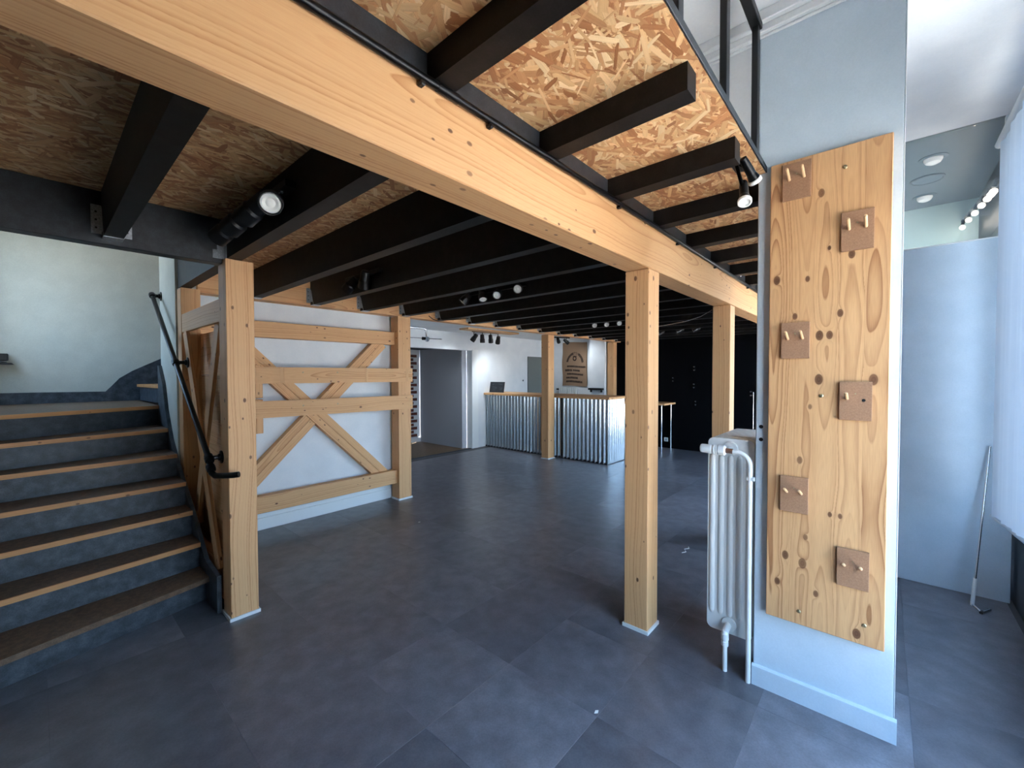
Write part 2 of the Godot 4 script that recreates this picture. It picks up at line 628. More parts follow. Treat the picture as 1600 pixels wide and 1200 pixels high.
func shell():
	# floor: concrete bed with vinyl tiles laid on it
	var fl := struct_root("floor")
	obj("bed", box_of(Vector3(-2.6, -0.15, -6.3), Vector3(8.7, -0.006, 0.85), 0.0), M.grout, fl)
	var tw := 0.53
	var tz := 0.515
	var st := box_of(Vector3(-tw / 2 + 0.0002, -0.006, -tz / 2 + 0.0002), Vector3(tw / 2 - 0.0002, 0.0, tz / 2 - 0.0002), 0.0004)
	var tile := st.commit()
	var r := RandomNumberGenerator.new()
	r.seed = 77
	for i in range(-7, 14):
		for j in range(-9, 4):
			var x := 1.074 + tw * (i + 0.5)
			var z := -1.44 + tz * (j + 0.5)
			if x < -2.5 or x > 8.6 or (x < 0.8 and z < -3.5):
				continue
			var m: Material = M.floor[mini(4, absi(int(r.randfn(2.0, 1.1))))]
			inst("tile", tile, m, fl, Transform3D(Basis(), Vector3(x, r.randf_range(-0.0004, 0.0), z)))
	slab("ceiling", Vector3(-2.6, CEIL, -2.85), Vector3(4.18, CEIL + 0.15, 0.8), M.white)
	slab("ceiling_stair", Vector3(-0.6, CEIL, -6.6), Vector3(4.18, CEIL + 0.15, -2.85), M.white)
	slab("ceiling_hall", Vector3(4.18, CEIL, -6.6), Vector3(8.7, CEIL + 0.15, 0.08), M.white)
	slab("ceiling_low", Vector3(2.92, LOWC, -6.25), Vector3(8.6, LOWC + 0.1, -4.46), M.white)
	slab("wall_left", Vector3(-2.6, 0, -2.85), Vector3(-2.5, CEIL, 0.8), M.white)
	slab("wall_left_return", Vector3(-2.6, 0, -2.85), Vector3(-0.46, CEIL, -2.75), M.cream)
	var ws := mb()
	cbox(ws, Vector3(-0.56, 0, -6.2), Vector3(-0.46, 1.75, -2.85), 0.0)
	cbox(ws, Vector3(-0.56, 2.95, -6.2), Vector3(-0.46, CEIL, -2.85), 0.0)
	cbox(ws, Vector3(-0.56, 1.75, -6.2), Vector3(-0.46, 2.95, -5.8), 0.0)
	cbox(ws, Vector3(-0.56, 1.75, -4.95), Vector3(-0.46, 2.95, -2.85), 0.0)
	struct_mesh("wall_stair_side", ws, M.cream)
	var wn := struct_root("window_6")  # unseen stair-side window, added to brighten the landing and cream back wall
	for q in [[-5.8, -5.75, 1.75, 2.95], [-5.0, -4.95, 1.75, 2.95], [-5.75, -5.0, 1.75, 1.80], [-5.75, -5.0, 2.90, 2.95]]:
		obj("window_frame", box_of(Vector3(-0.54, q[2], q[0]), Vector3(-0.48, q[3], q[1]), 0.003), M.white_gloss, wn)
	for q in [[-5.75, -5.0]]:
		obj("pane", box_of(Vector3(-0.514, 1.8, q[0]), Vector3(-0.508, 2.9, q[1]), 0.0), M.glass, wn)
	slab("ground_courtyard", Vector3(-9, -0.2, -9), Vector3(-0.56, -0.06, -2.85), M.pavement)
	slab("wall_stair_back", Vector3(-0.56, 0, -6.2), Vector3(2.9, CEIL, -6.1), M.cream)
	slab("wall_corridor_side", Vector3(2.9, 0, -6.25), Vector3(3.0, CEIL, -4.62), M.white)
	# partition end between the stair and the braced bay
	slab("wall_stair_inner", Vector3(0.76, 0, -4.9), Vector3(0.9, CEIL, -4.28), M.cream)
	# back wall with the passage opening
	var wb := mb()
	cbox(wb, Vector3(2.9, 0, -6.4), Vector3(4.2, LOWC + 0.1, -6.25), 0.0)
	cbox(wb, Vector3(4.2, 1.985, -6.4), Vector3(5.86, LOWC + 0.1, -6.25), 0.0)
	cbox(wb, Vector3(5.86, 0, -6.4), Vector3(8.7, LOWC + 0.1, -6.25), 0.0)
	struct_mesh("wall_back", wb, M.white)
	slab("wall_back_upper", Vector3(2.9, LOWC + 0.1, -6.4), Vector3(8.7, CEIL, -6.25), M.white)
	# jamb lining
	var jb := mb()
	cbox(jb, Vector3(5.845, 0, -6.41), Vector3(5.865, 1.985, -6.235), 0.002)
	cbox(jb, Vector3(5.865, 0, -6.25), Vector3(6.02, 2.0, -6.235), 0.003)
	struct_mesh("trim_1", jb, M.white_gloss)
	# passage beyond
	slab("wall_passage_right", Vector3(5.72, 0, -7.8), Vector3(5.84, 2.4, -6.4), M.grey_wall)
	slab("wall_passage_left", Vector3(3.9, 0, -7.8), Vector3(4.0, 2.4, -6.4), M.grey_wall)
	slab("ceiling_passage", Vector3(3.9, 2.05, -7.95), Vector3(5.84, 2.15, -6.4), M.black_wall)
	slab("floor_passage", Vector3(3.9, -0.15, -7.95), Vector3(5.86, -0.003, -6.3), M.wood_floor)
	slab("trim_2", Vector3(4.2, -0.01, -6.31), Vector3(5.845, 0.006, -6.26), M.frame_dark)
	var bw := struct_root("wall_passage_back")
	obj("mortar", box_of(Vector3(3.9, 0, -7.95), Vector3(5.73, 2.1, -7.81), 0.0), M.mortar, bw)
	obj("plinth", box_of(Vector3(3.9, 0, -7.81), Vector3(5.73, 0.1, -7.79), 0.0), M.mortar, bw)
	var bm := box_of(Vector3(-0.105, -0.03, -0.006), Vector3(0.105, 0.03, 0.006), 0.002).commit()
	for row in 23:
		for k in 2:
			var x := 5.47 - 0.222 * k + (0.06 if row % 2 == 0 else -0.03)
			inst("brick", bm, M.brick, bw, Transform3D(Basis(), Vector3(x, 0.15 + row * 0.08, -7.805)))
	# far side: dark wall of the hall, white wall behind the counter, pier between them
	slab("wall_right", Vector3(8.5, 0, -4.58), Vector3(8.65, CEIL, 0.8), M.black_wall)
	slab("wall_right_counter", Vector3(8.55, 0, -6.4), Vector3(8.66, LOWC + 0.1, -4.58), M.white)
	slab("wall_right_pier", Vector3(8.28, 0, -4.98), Vector3(8.55, LOWC, -4.6), M.white)
	# upper wall that closes the deck behind the railing, with its cornice
	slab("wall_upper", Vector3(2.31, 2.466, -6.1), Vector3(2.39, CEIL, -0.46), M.white)
	var co := mb()
	for q in [[0.0, 0.05, 0.055], [0.05, 0.085, 0.03], [0.085, 0.10, 0.012]]:
		cbox(co, Vector3(2.31 - q[2], CEIL - q[1], -4.0), Vector3(2.31, CEIL - q[0], -0.462), 0.004)
	struct_mesh("trim_3", co, M.white)

func window(n: int, x0: float, x1: float, y0: float, y1: float, bars: int):
	var w := struct_root("window_%d" % n)
	var f := 0.05
	for q in [[x0, x1, y0, y0 + f], [x0, x1, y1 - f, y1]]:
		obj("window_frame", box_of(Vector3(q[0], q[2], ZF), Vector3(q[1], q[3], ZF + 0.08), 0.003), M.frame_dark, w)
	for k in bars + 2:
		var x := lerpf(x0, x1 - f, float(k) / (bars + 1))
		obj("window_frame", box_of(Vector3(x, y0 + f, ZF), Vector3(x + f, y1 - f, ZF + 0.08), 0.003), M.frame_dark, w)
	for k in bars + 1:
		var a := lerpf(x0, x1 - f, float(k) / (bars + 1)) + f
		var b := lerpf(x0, x1 - f, float(k + 1) / (bars + 1))
		obj("pane", box_of(Vector3(a, y0 + f, ZF + 0.035), Vector3(b, y1 - f, ZF + 0.043), 0.0), M.glass, w)

func shopfront():
	var wf := mb()
	var z1 := ZF + 0.15
	# openings: x0, x1, y0, y1
	var ops := [[0.6, 2.2, 0.12, 2.3], [2.3, 3.84, 0.55, 2.86], [4.3, 5.85, 0.1, 2.65], [6.05, 8.4, 0.1, 2.5]]
	var x := -2.6
	for o in ops:
		cbox(wf, Vector3(x, 0, ZF), Vector3(o[0], CEIL + 0.15, z1), 0.0)
		cbox(wf, Vector3(o[0], 0, ZF), Vector3(o[1], o[2], z1), 0.0)
		cbox(wf, Vector3(o[0], o[3], ZF), Vector3(o[1], CEIL + 0.15, z1), 0.0)
		x = o[1]
	cbox(wf, Vector3(x, 0, ZF), Vector3(8.7, CEIL + 0.15, z1), 0.0)
	struct_mesh("wall_front", wf, M.frame_dark)
	for i in ops.size():
		var o = ops[i]
		window(i + 1, o[0], o[1], o[2], o[3], [1, 0, 0, 1][i])
	slab("ground_pavement", Vector3(-14, -0.2, z1), Vector3(20, -0.06, 16), M.pavement)
	# end partition of the window bay: low white panel, glazed above
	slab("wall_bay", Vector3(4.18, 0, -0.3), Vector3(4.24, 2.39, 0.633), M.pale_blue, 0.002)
	slab("wall_bay_upper", Vector3(4.18, 2.39, -0.3), Vector3(4.24, CEIL, 0.05), M.white, 0.0)
	var wb := struct_root("window_5")
	obj("pane", box_of(Vector3(4.20, 2.395, 0.05), Vector3(4.208, CEIL - 0.004, 0.565), 0.0), M.glass, wb)
	obj("window_frame", box_of(Vector3(4.18, 2.39, 0.565), Vector3(4.22, CEIL, 0.58), 0.001), M.white_gloss, wb)
	obj("window_frame", box_of(Vector3(4.175, 2.388, 0.05), Vector3(4.24, 2.396, 0.58), 0.001), M.white_gloss, wb)
	# the bay behind it
	slab("wall_bay_back", Vector3(5.95, 2.25, -0.3), Vector3(6.0, CEIL, ZF), M.mint)
	slab("ceiling_bay", Vector3(4.18, CEIL, 0.08), Vector3(6.0, CEIL + 0.15, 0.8), M.bay)
	slab("ceiling_front", Vector3(6.0, CEIL, 0.08), Vector3(8.7, CEIL + 0.15, 0.8), M.white)
	slab("trim_4", Vector3(4.05, CEIL - 0.09, 0.60), Vector3(4.18, CEIL, 0.64), M.brown)
	for k in 2:
		var d := thing("downlight", ["round white downlight nearest the glass in the grey bay ceiling", "round white downlight farther back in the grey bay ceiling"][k], "downlight", "downlights in the bay ceiling", Vector3([4.633, 5.583][k], CEIL, 0.26))
		var st := mb()
		lathe(st, [Vector2(0.085, 0), Vector2(0.085, -0.004), Vector2(0.062, -0.008), Vector2(0.06, -0.002)], 28)
		obj("ring", st, M.bay, d)
		st = mb()
		lathe(st, [Vector2(0.056, -0.002), Vector2(0.056, -0.014), Vector2(0.045, -0.035), Vector2(0.022, -0.047), Vector2(0, -0.05)], 24)
		obj("lens", st, M.lamp_face, d)
	var sp := thing("ceiling_speaker", "flat round grey speaker between the two bay downlights", "speaker", "", Vector3(5.096, CEIL, 0.252))
	var st2 := mb()
	lathe(st2, [Vector2(0.11, 0), Vector2(0.11, -0.006), Vector2(0.098, -0.012), Vector2(0.094, -0.008)], 28)
	obj("rim", st2, M.bay, sp)
	st2 = mb()
	lathe(st2, [Vector2(0.094, -0.008), Vector2(0.05, -0.012), Vector2(0, -0.013)], 28)
	obj("grille", st2, smat(Color(0.36, 0.42, 0.46), 0.8), sp)
	# festoon of globe bulbs on a dark rail
	var pts := [Vector3(5.80, 2.872, 0.53), Vector3(5.40, 2.833, 0.53), Vector3(5.06, 2.796, 0.53), Vector3(4.74, 2.762, 0.53), Vector3(4.50, 2.738, 0.53), Vector3(4.36, 2.724, 0.53), Vector3(4.27, 2.716, 0.53)]
	var fe := thing("festoon_light", "row of glowing white globe bulbs on a dark rail behind the glass", "light string", "", Vector3.ZERO)
	obj("rail", tube_of([Vector3(5.94, 2.965, 0.545), Vector3(4.26, 2.79, 0.545)], 0.014, 8), M.frame_dark, fe)
	for i in pts.size():
		var s := mb()
		var prof := []
		for k in 9:
			var a := -PI / 2 + PI * k / 8
			prof.append(Vector2(0.021 * cos(a), 0.021 * sin(a)))
		lathe(s, prof, 16)
		var b := obj("bulb", s, M.bulb, fe)
		b.position = pts[i]
		obj("bulb_holder", tube_of([pts[i] + Vector3(0, 0.028, 0), pts[i] + Vector3(0, 0.07, 0.012)], 0.012, 8), M.frame_dark, fe)
		var l := OmniLight3D.new()
		l.name = "bulb_light"
		l.light_color = Color(1.0, 0.95, 0.88)
		l.light_energy = 0.008
		l.light_size = 0.03
		l.omni_range = 12.0
		l.omni_attenuation = 2.0
		l.shadow_enabled = true
		fe.add_child(l, true)
		l.position = pts[i]
	# translucent roller blind in front of the window
	var bl := thing("roller_blind", "translucent white fabric blind hanging in front of the right-hand window", "blind", "", Vector3.ZERO)
	var s3 := mb()
	var nx := 60
	var zat := func(x: float) -> float: return 0.50 + 0.006 * sin(x * 23.0) + 0.004 * sin(x * 51.0 + 1.0)
	for i in nx:
		var xa := lerpf(2.98, 3.86, float(i) / nx)
		var xb := lerpf(2.98, 3.86, float(i + 1) / nx)
		var za: float = zat.call(xa)
		var zb: float = zat.call(xb)
		var ya := lerpf(0.722, 0.635, (xa - 2.98) / 0.88)
		var yb := lerpf(0.722, 0.635, (xb - 2.98) / 0.88)
		for side in 1:
			var n: Vector3 = Vector3((zb - za) / (xb - xa), 0, -1.0).normalized()
			smooth_quad(s3, [Vector3(xa, ya, za), Vector3(xb, yb, zb), Vector3(xb, 2.85, zb), Vector3(xa, 2.85, za)], [n, n, n, n], [Vector2(xa, 0), Vector2(xb, 0), Vector2(xb, 2), Vector2(xa, 2)])
	obj("fabric", s3, M.blind, bl)
	obj("hem_bar", tube_of([Vector3(2.97, 0.722, 0.50), Vector3(3.86, 0.633, 0.50)], 0.009, 8), smat(Color(0.70, 0.76, 0.82), 0.4), bl)
	obj("roller", tube_of([Vector3(2.97, 2.87, 0.50), Vector3(3.86, 2.87, 0.50)], 0.022, 10), M.white_gloss, bl)
	for bx in [3.0, 3.80]:
		obj("bracket", box_of(Vector3(bx, 2.85, 0.49), Vector3(bx + 0.03, 2.89, ZF), 0.002), M.white_gloss, bl)

# ---------------------------------------------------------------- timber frame
func post(x0: float, x1: float, z0: float, z1: float, top: float, label: String, trim := true):
	var p := thing("pine_post", label, "post", "square pine posts", Vector3((x0 + x1) / 2, 0, (z0 + z1) / 2))
	var hx := (x1 - x0) / 2
	var hz := (z1 - z0) / 2
	var y0 := 0.018 if trim else 0.0
	obj("timber", box_of(Vector3(-hx, y0, -hz), Vector3(hx, top, hz), 0.003, 1, rnd2()), M.pine_b, p)
	if trim:
		var st := mb()
		prism(st, PackedVector2Array([Vector2(-hx - 0.008, -hz - 0.008), Vector2(hx + 0.008, -hz - 0.008), Vector2(hx + 0.008, hz + 0.008), Vector2(-hx - 0.008, hz + 0.008)]), 0, 2, 0.0, 0.02)
		obj("base_trim", st, M.white_gloss, p)
	return p

func timber_frame():
	post(0.766, 0.917, -3.105, -2.955, 2.198, "stout pine newel post at the foot of the black stairs, carrying the pipe handrail")
	post(2.306, 2.449, -1.147, -1.004, 2.098, "pine post under the big beam, the one nearest the radiator")
	post(3.985, 4.128, -1.147, -1.004, 2.098, "pine post under the big beam, half hidden behind the white radiator")
	post(2.856, 3.03, -4.47, -4.317, 2.19, "pine post at the right end of the white cross-braced wall")
	post(5.965, 6.14, -4.57, -4.42, 2.20, "pine post standing in front of the corrugated counter")
	post(8.335, 8.485, -4.57, -4.42, 2.195, "slim-looking far pine post beside the black wall, behind the counter end")
	var mbm := thing("main_beam", "massive pale pine beam crossing overhead from the top left corner", "beam", "", Vector3(0, 2.1, -1.0735))
	obj("timber", box_of(Vector3(-2.5, 0, -0.0735), Vector3(8.5, 0.245, 0.0735), 0.004, 0, Vector2(0.4, 0.03)), M.pine, mbm)
	var rb := thing("rear_beam", "pine beam over the cross-braced wall with black joists hung from it", "beam", "", Vector3(0, 2.195, -4.395))
	obj("timber", box_of(Vector3(0.92, 0, -0.065), Vector3(8.499, 0.243, 0.065), 0.003, 0, Vector2(1.3, 0.2)), M.pine_b, rb)
	var tr := thing("trimmer_beam", "black trimmer beam in front of the stairwell holding two joist hangers", "beam", "", Vector3(0, 2.172, -3.05))
	obj("timber", box_of(Vector3(-0.46, 0, -0.04), Vector3(0.766, 0.266, 0.04), 0.003, 0), M.black_trim, tr)
	# joists
	for k in 16:
		var x := 0.243 + 0.5355 * k
		if k >= 7:
			x = 3.99 + 0.53 * (k - 7)
		if x > 8.4:
			break
		var zb := -4.33
		if k == 0:
			zb = -3.01
		elif k == 1:
			zb = -4.27
		var lab := "black ceiling joist, %s in the row counting from the staircase" % ORD[k]
		var j := thing("ceiling_joist", lab, "joist", "black ceiling joists", Vector3(x, 2.2, 0))
		var st := mb()
		var top := 0.24
		prism(st, PackedVector2Array([Vector2(-0.455, 0.155), Vector2(-1.147, 0.147), Vector2(-1.149, 0.0), Vector2(zb, 0.0), Vector2(zb, top), Vector2(-0.455, top)]), 2, 1, 0.0, 0.075)
		obj("timber", st, M.black_wood, j)
		if k != 1:
			var hg := mb()
			for s in [[-0.0015, -0.001], [0.076, 0.0775]]:
				prism(hg, PackedVector2Array([Vector2(zb, 0.03), Vector2(zb + 0.05, 0.03), Vector2(zb + 0.07, 0.0), Vector2(zb + 0.02, 0.14), Vector2(zb, 0.16)]), 2, 1, s[0], s[1] + 0.001)
			cbox(hg, Vector3(-0.04, 0.02, zb), Vector3(-0.001, 0.165, zb + 0.003), 0.0)
			cbox(hg, Vector3(0.076, 0.02, zb), Vector3(0.115, 0.165, zb + 0.003), 0.0)
			cbox(hg, Vector3(-0.001, -0.003, zb), Vector3(0.076, 0.0, zb + 0.07), 0.0)
			var h := obj("joist_hanger", hg, M.galv, j)
			for sx in [-0.022, 0.096]:
				for sy in [0.05, 0.09, 0.13]:
					var n := mb()
					lathe(n, [Vector2(0.005, 0), Vector2(0.005, 0.002), Vector2(0, 0.003)], 8, aim(Vector3(sx, sy, zb + 0.003), Vector3(0, 0, 1)))
					obj("nail", n, M.frame_dark, h)
		else:
			var hg := mb()
			cbox(hg, Vector3(-0.062, 0.0, -3.008), Vector3(-0.003, 0.05, -3.004), 0.0)
			cbox(hg, Vector3(-0.04, 0.05, -3.008), Vector3(-0.003, 0.16, -3.004), 0.0)
			cbox(hg, Vector3(-0.004, 0.0, -3.008), Vector3(-0.001, 0.16, -2.965), 0.0)
			obj("joist_hanger", hg, M.galv, j)
	# blocking boards above the main beam
	for k in 15:
		var x0 := 0.243 + 0.5355 * k + 0.077
		var x1 := 0.243 + 0.5355 * (k + 1) - 0.002
		if k >= 6:
			x0 = (3.99 + 0.53 * (k - 7) if k > 6 else 0.243 + 0.5355 * 6) + 0.077
			x1 = 3.99 + 0.53 * (k - 6) - 0.002
		if x1 > 8.5:
			break
		var b := obj("blocking_board", box_of(Vector3(x0, 2.346, -1.09), Vector3(x1, 2.439, -1.012), 0.002), M.black_trim, self)
		tag(b, "black blocking board on top of the big beam, %s between joists counting from the left" % ORD[k], "board", "blocking boards over the main beam")
	# conduit along the beam
	var cp := thing("conduit_pipe", "black electrical conduit clipped along the top edge of the big pine beam", "pipe", "", Vector3.ZERO)
	obj("pipe", tube_of([Vector3(-2.4, 2.337, -0.985), Vector3(8.4, 2.337, -0.985)], 0.0125, 10), M.metal_dark, cp)
	obj("sleeve", tube_of([Vector3(0.79, 2.337, -0.985), Vector3(0.87, 2.337, -0.985)], 0.0145, 10), M.metal_dark, cp)
	for x in [0.2, 0.737, 1.012, 1.917, 2.7, 3.483, 4.515, 5.6, 6.7, 7.8]:
		var st := mb()
		cbox(st, Vector3(x - 0.008, 2.312, -0.999), Vector3(x + 0.008, 2.326, -0.978), 0.003)
		obj("clip", st, M.black, cp)

func mezzanine():
	var dk := thing("mezzanine_deck", "underside of the mezzanine, bare oriented strand board above the black joists", "deck", "", Vector3.ZERO)
	var xs := [-2.5, 0.28, 2.42, 4.56, 6.7, 8.5]
	var zs := [-0.43, -1.66, -2.91, -4.46]
	var panels := []
	for a in 5:
		for b in 3:
			if b == 2 and a < 2:
				continue
			panels.append([xs[a], xs[a + 1], zs[b + 1], zs[b]])
	panels.append([-2.5, 0.28, -3.09, -2.91])
	panels.append([0.28, 0.8, -3.09, -2.91])
	panels.append([0.8, 2.42, -4.46, -2.91])
	for p in panels:
		obj("osb_panel", box_of(Vector3(p[0] + 0.0008, 2.4405, p[2] + 0.0008), Vector3(p[1] - 0.0008, 2.462, p[3] - 0.0008), 0.0, 0, Vector2(rng.randf(), rng.randf())), M.osb, dk)
	obj("edge_strip", box_of(Vector3(-2.5, 2.4405, -0.4295), Vector3(2.285, 2.468, -0.424), 0.001), M.black_trim, dk)
	var rl := thing("mezzanine_railing", "black steel railing along the deck edge at top right, beside the white column", "railing", "", Vector3(0, 2.464, -0.445))
	for x in [-1.7, -1.22, -0.74, -0.26, 0.24, 0.72, 1.197, 1.66, 2.135]:
		obj("railing_post", box_of(Vector3(x - 0.02, 0, -0.012), Vector3(x + 0.02, 0.56, 0.012), 0.002), M.rail_black, rl)
	obj("top_rail", box_of(Vector3(-2.4, 0.56, -0.02), Vector3(2.16, 0.59, 0.02), 0.003), M.rail_black, rl)

# ---------------------------------------------------------------- stairs
func stairs():
	var sc := thing("staircase", "black painted staircase with worn brown treads and pale nosings, rising at left", "staircase", "", Vector3.ZERO)
	var zr := [-3.296, -3.503, -3.705, -3.894, -4.17, -4.49, -4.87, -6.09]
	var zl := [-3.06, -3.357, -3.60, -3.82, -4.11, -4.30, -4.50, -6.09]
	var xr := 0.735
	var xl := -0.45
	var rise := 0.1755
	var at := func(i: int, x: float, back: float) -> Vector2:
		var t := (x + 0.14) / (0.735 + 0.14)
		return Vector2(x, lerpf(zl[i], zr[i], t) - back)
	for i in 7:
		var y := rise * (i + 1)
		var bk := 0.09 if i == 0 else 0.035
		# riser
		var st := mb()
		prism(st, PackedVector2Array([at.call(i, xl, bk), at.call(i, xr, bk), at.call(i, xr, bk + 0.02), at.call(i, xl, bk + 0.02)]), 0, 2, y - rise + (0.0 if i > 0 else 0.0), y - 0.028)
		obj("riser", st, M.riser, sc)
		# tread
		st = mb()
		var b2 := 0.056 if i < 6 else 0.0
		var far_l: Vector2 = at.call(i + 1, xl, b2) if i < 6 else Vector2(xl, -6.095)
		var far_r: Vector2 = at.call(i + 1, xr, b2) if i < 6 else Vector2(0.735, -6.095)
		prism(st, PackedVector2Array([at.call(i, xl, 0.012), at.call(i, xr, 0.012), far_r, far_l]), 0, 2, y - 0.028, y, 0)
		var tr := obj("tread", st, M.tread, sc)
		st = mb()
		prism(st, PackedVector2Array([at.call(i, xl, 0.0), at.call(i, xr, 0.0), at.call(i, xr, 0.012), at.call(i, xl, 0.012)]), 0, 2, y - 0.029, y + 0.0005, 0, rnd2())
		obj("nosing", st, M.nosing if i > 0 else M.tread, tr)
	# winder beyond the landing, turning right
	var y8 := rise * 8
	var wd := thing("winder_steps", "dark upper steps turning right behind the cream partition, above the landing", "steps", "", Vector3.ZERO)
	var w := mb()
	prism(w, PackedVector2Array([Vector2(0.735, -6.09), Vector2(0.80, -4.91), Vector2(1.7, -4.91), Vector2(1.7, -6.09)]), 0, 2, y8 - 0.03, y8)
	obj("tread", w, M.nosing, wd)
	w = mb()
	prism(w, PackedVector2Array([Vector2(0.76, -6.09), Vector2(0.825, -4.91), Vector2(1.7, -4.91), Vector2(1.7, -6.09)]), 0, 2, y8 - rise, y8 - 0.03)
	obj("riser", w, M.riser, wd)
	w = mb()
	prism(w, PackedVector2Array([Vector2(1.02, -6.09), Vector2(1.05, -4.91), Vector2(1.7, -4.91), Vector2(1.7, -6.09)]), 0, 2, y8, y8 + rise)
	obj("riser", w, M.riser, wd)
	# inner string, stepping up beside the partition
	w = mb()
	prism(w, PackedVector2Array([Vector2(-3.12, 0.0), Vector2(-3.12, 0.235), Vector2(-3.40, 0.262), Vector2(-3.62, 0.43), Vector2(-3.88, 0.60), Vector2(-4.20, 0.80), Vector2(-4.42, 0.97), Vector2(-4.60, 1.20), Vector2(-4.70, 1.42), Vector2(-4.86, 1.585), Vector2(-4.9, 1.585), Vector2(-4.9, 0.0)]), 2, 1, 0.735, 0.759)
	obj("stringer", w, M.riser, sc)
	# skirting of the landing, sweeping up along the back wall
	w = mb()
	prism(w, PackedVector2Array([Vector2(-0.45, 1.2285), Vector2(-0.45, 1.338), Vector2(0.0, 1.336), Vector2(0.49, 1.331), Vector2(0.535, 1.385), Vector2(0.60, 1.47), Vector2(0.70, 1.545), Vector2(0.82, 1.615), Vector2(0.94, 1.683), Vector2(1.2, 1.83), Vector2(1.2, 1.2285)]), 0, 1, -6.099, -6.085)
	struct_mesh("baseboard_stair", w, M.riser)
	# partition beside the stair: rail, thin cross braces, boards behind
	var pt := thing("stair_partition", "pine partition with thin crossed braces and boarding beside the stairs", "partition", "", Vector3.ZERO)
	obj("back_post", box_of(Vector3(0.772, 0.3, -4.275), Vector3(0.90, 2.19, -4.15), 0.003, 1, rnd2()), M.pine_b, pt)
	obj("rail", box_of(Vector3(0.775, 1.835, -4.15), Vector3(0.80, 1.978, -3.106), 0.003, 2, rnd2()), M.pine_b, pt)
	obj("bottom_rail", box_of(Vector3(0.80, 0.02, -4.15), Vector3(0.86, 0.235, -3.106), 0.003, 2, rnd2()), M.pine_b, pt)
	for q in [[Vector3(0.786, 1.84, -4.07), Vector3(0.786, 0.22, -3.265)], [Vector3(0.812, 1.84, -3.30), Vector3(0.812, 0.45, -3.93)]]:
		var st := mb()
		var d: Vector3 = q[1] - q[0]
		var xf := Transform3D(Basis(d.normalized(), Vector3(1, 0, 0), d.normalized().cross(Vector3(1, 0, 0))), q[0])
		cbox(st, Vector3(0, -0.011, -0.05), Vector3(d.length(), 0.011, 0.05), 0.002, 0, rnd2(), xf)
		obj("brace", st, M.pine_b, pt)
	var ys := [0.0, 0.42, 0.98, 1.16, 1.50, 1.83]
	for i in 5:
		obj("board", box_of(Vector3(0.895 + 0.003 * (i % 2), ys[i] + 0.001, -4.28), Vector3(0.915, ys[i + 1] - 0.001, -3.106), 0.002, 2, rnd2()), [M.pine, M.pine_pale, M.pine_b, M.pine, M.pine_b][i], pt)
	# handrail of black pipe fittings
	var hr := thing("pipe_handrail", "black iron pipe handrail with flanged brackets beside the stairs", "handrail", "", Vector3.ZERO)
	var top := Vector3(0.70, 2.20, -4.834)
	var low := Vector3(0.70, 0.985, -3.095)
	obj("pipe", tube_of([top, low], 0.0165, 12), M.metal_dark, hr)
	var el := [low, low + Vector3(0, -0.045, 0.03), low + Vector3(0.0, -0.078, 0.052), low + Vector3(0.012, -0.092, 0.085), low + Vector3(0.05, -0.09, 0.13), Vector3(0.775, 0.902, -2.905), Vector3(0.80, 0.906, -2.885)]
	obj("elbow", tube_of(el, 0.0175, 12), M.metal_dark, hr)
	for q in [[low, 0.8], [low + Vector3(0, -0.05, 0.033), 0.2]]:
		var st := mb()
		lathe(st, [Vector2(0, -0.022), Vector2(0.023, -0.022), Vector2(0.025, -0.012), Vector2(0.025, 0.012), Vector2(0.023, 0.022), Vector2(0, 0.022)], 14, aim(q[0], Vector3(0, -1.215, 1.739)))
		obj("collar", st, M.metal_dark, hr)
	for q in [[top, 0.76], [Vector3(0.70, 1.595, -3.966), 0.774], [low + Vector3(0, 0.005, 0.0), 0.766]]:
		var p: Vector3 = q[0]
		var x: float = q[1]
		var br := obj("bracket", tube_of([p, Vector3(x, p.y, p.z)], 0.0135, 10), M.metal_dark, hr)
		var st := mb()
		lathe(st, [Vector2(0, 0), Vector2(0.04, 0), Vector2(0.04, 0.006), Vector2(0.022, 0.010), Vector2(0.02, 0.02), Vector2(0, 0.02)], 18, aim(Vector3(x, p.y, p.z), Vector3(-1, 0, 0)))
		obj("flange", st, M.metal_dark, br)
		st = mb()
		lathe(st, [Vector2(0, -0.024), Vector2(0.023, -0.024), Vector2(0.025, 0), Vector2(0.023, 0.024), Vector2(0, 0.024)], 14, aim(p, Vector3(0, -1.215, 1.739)))
		obj("tee", st, M.metal_dark, br)

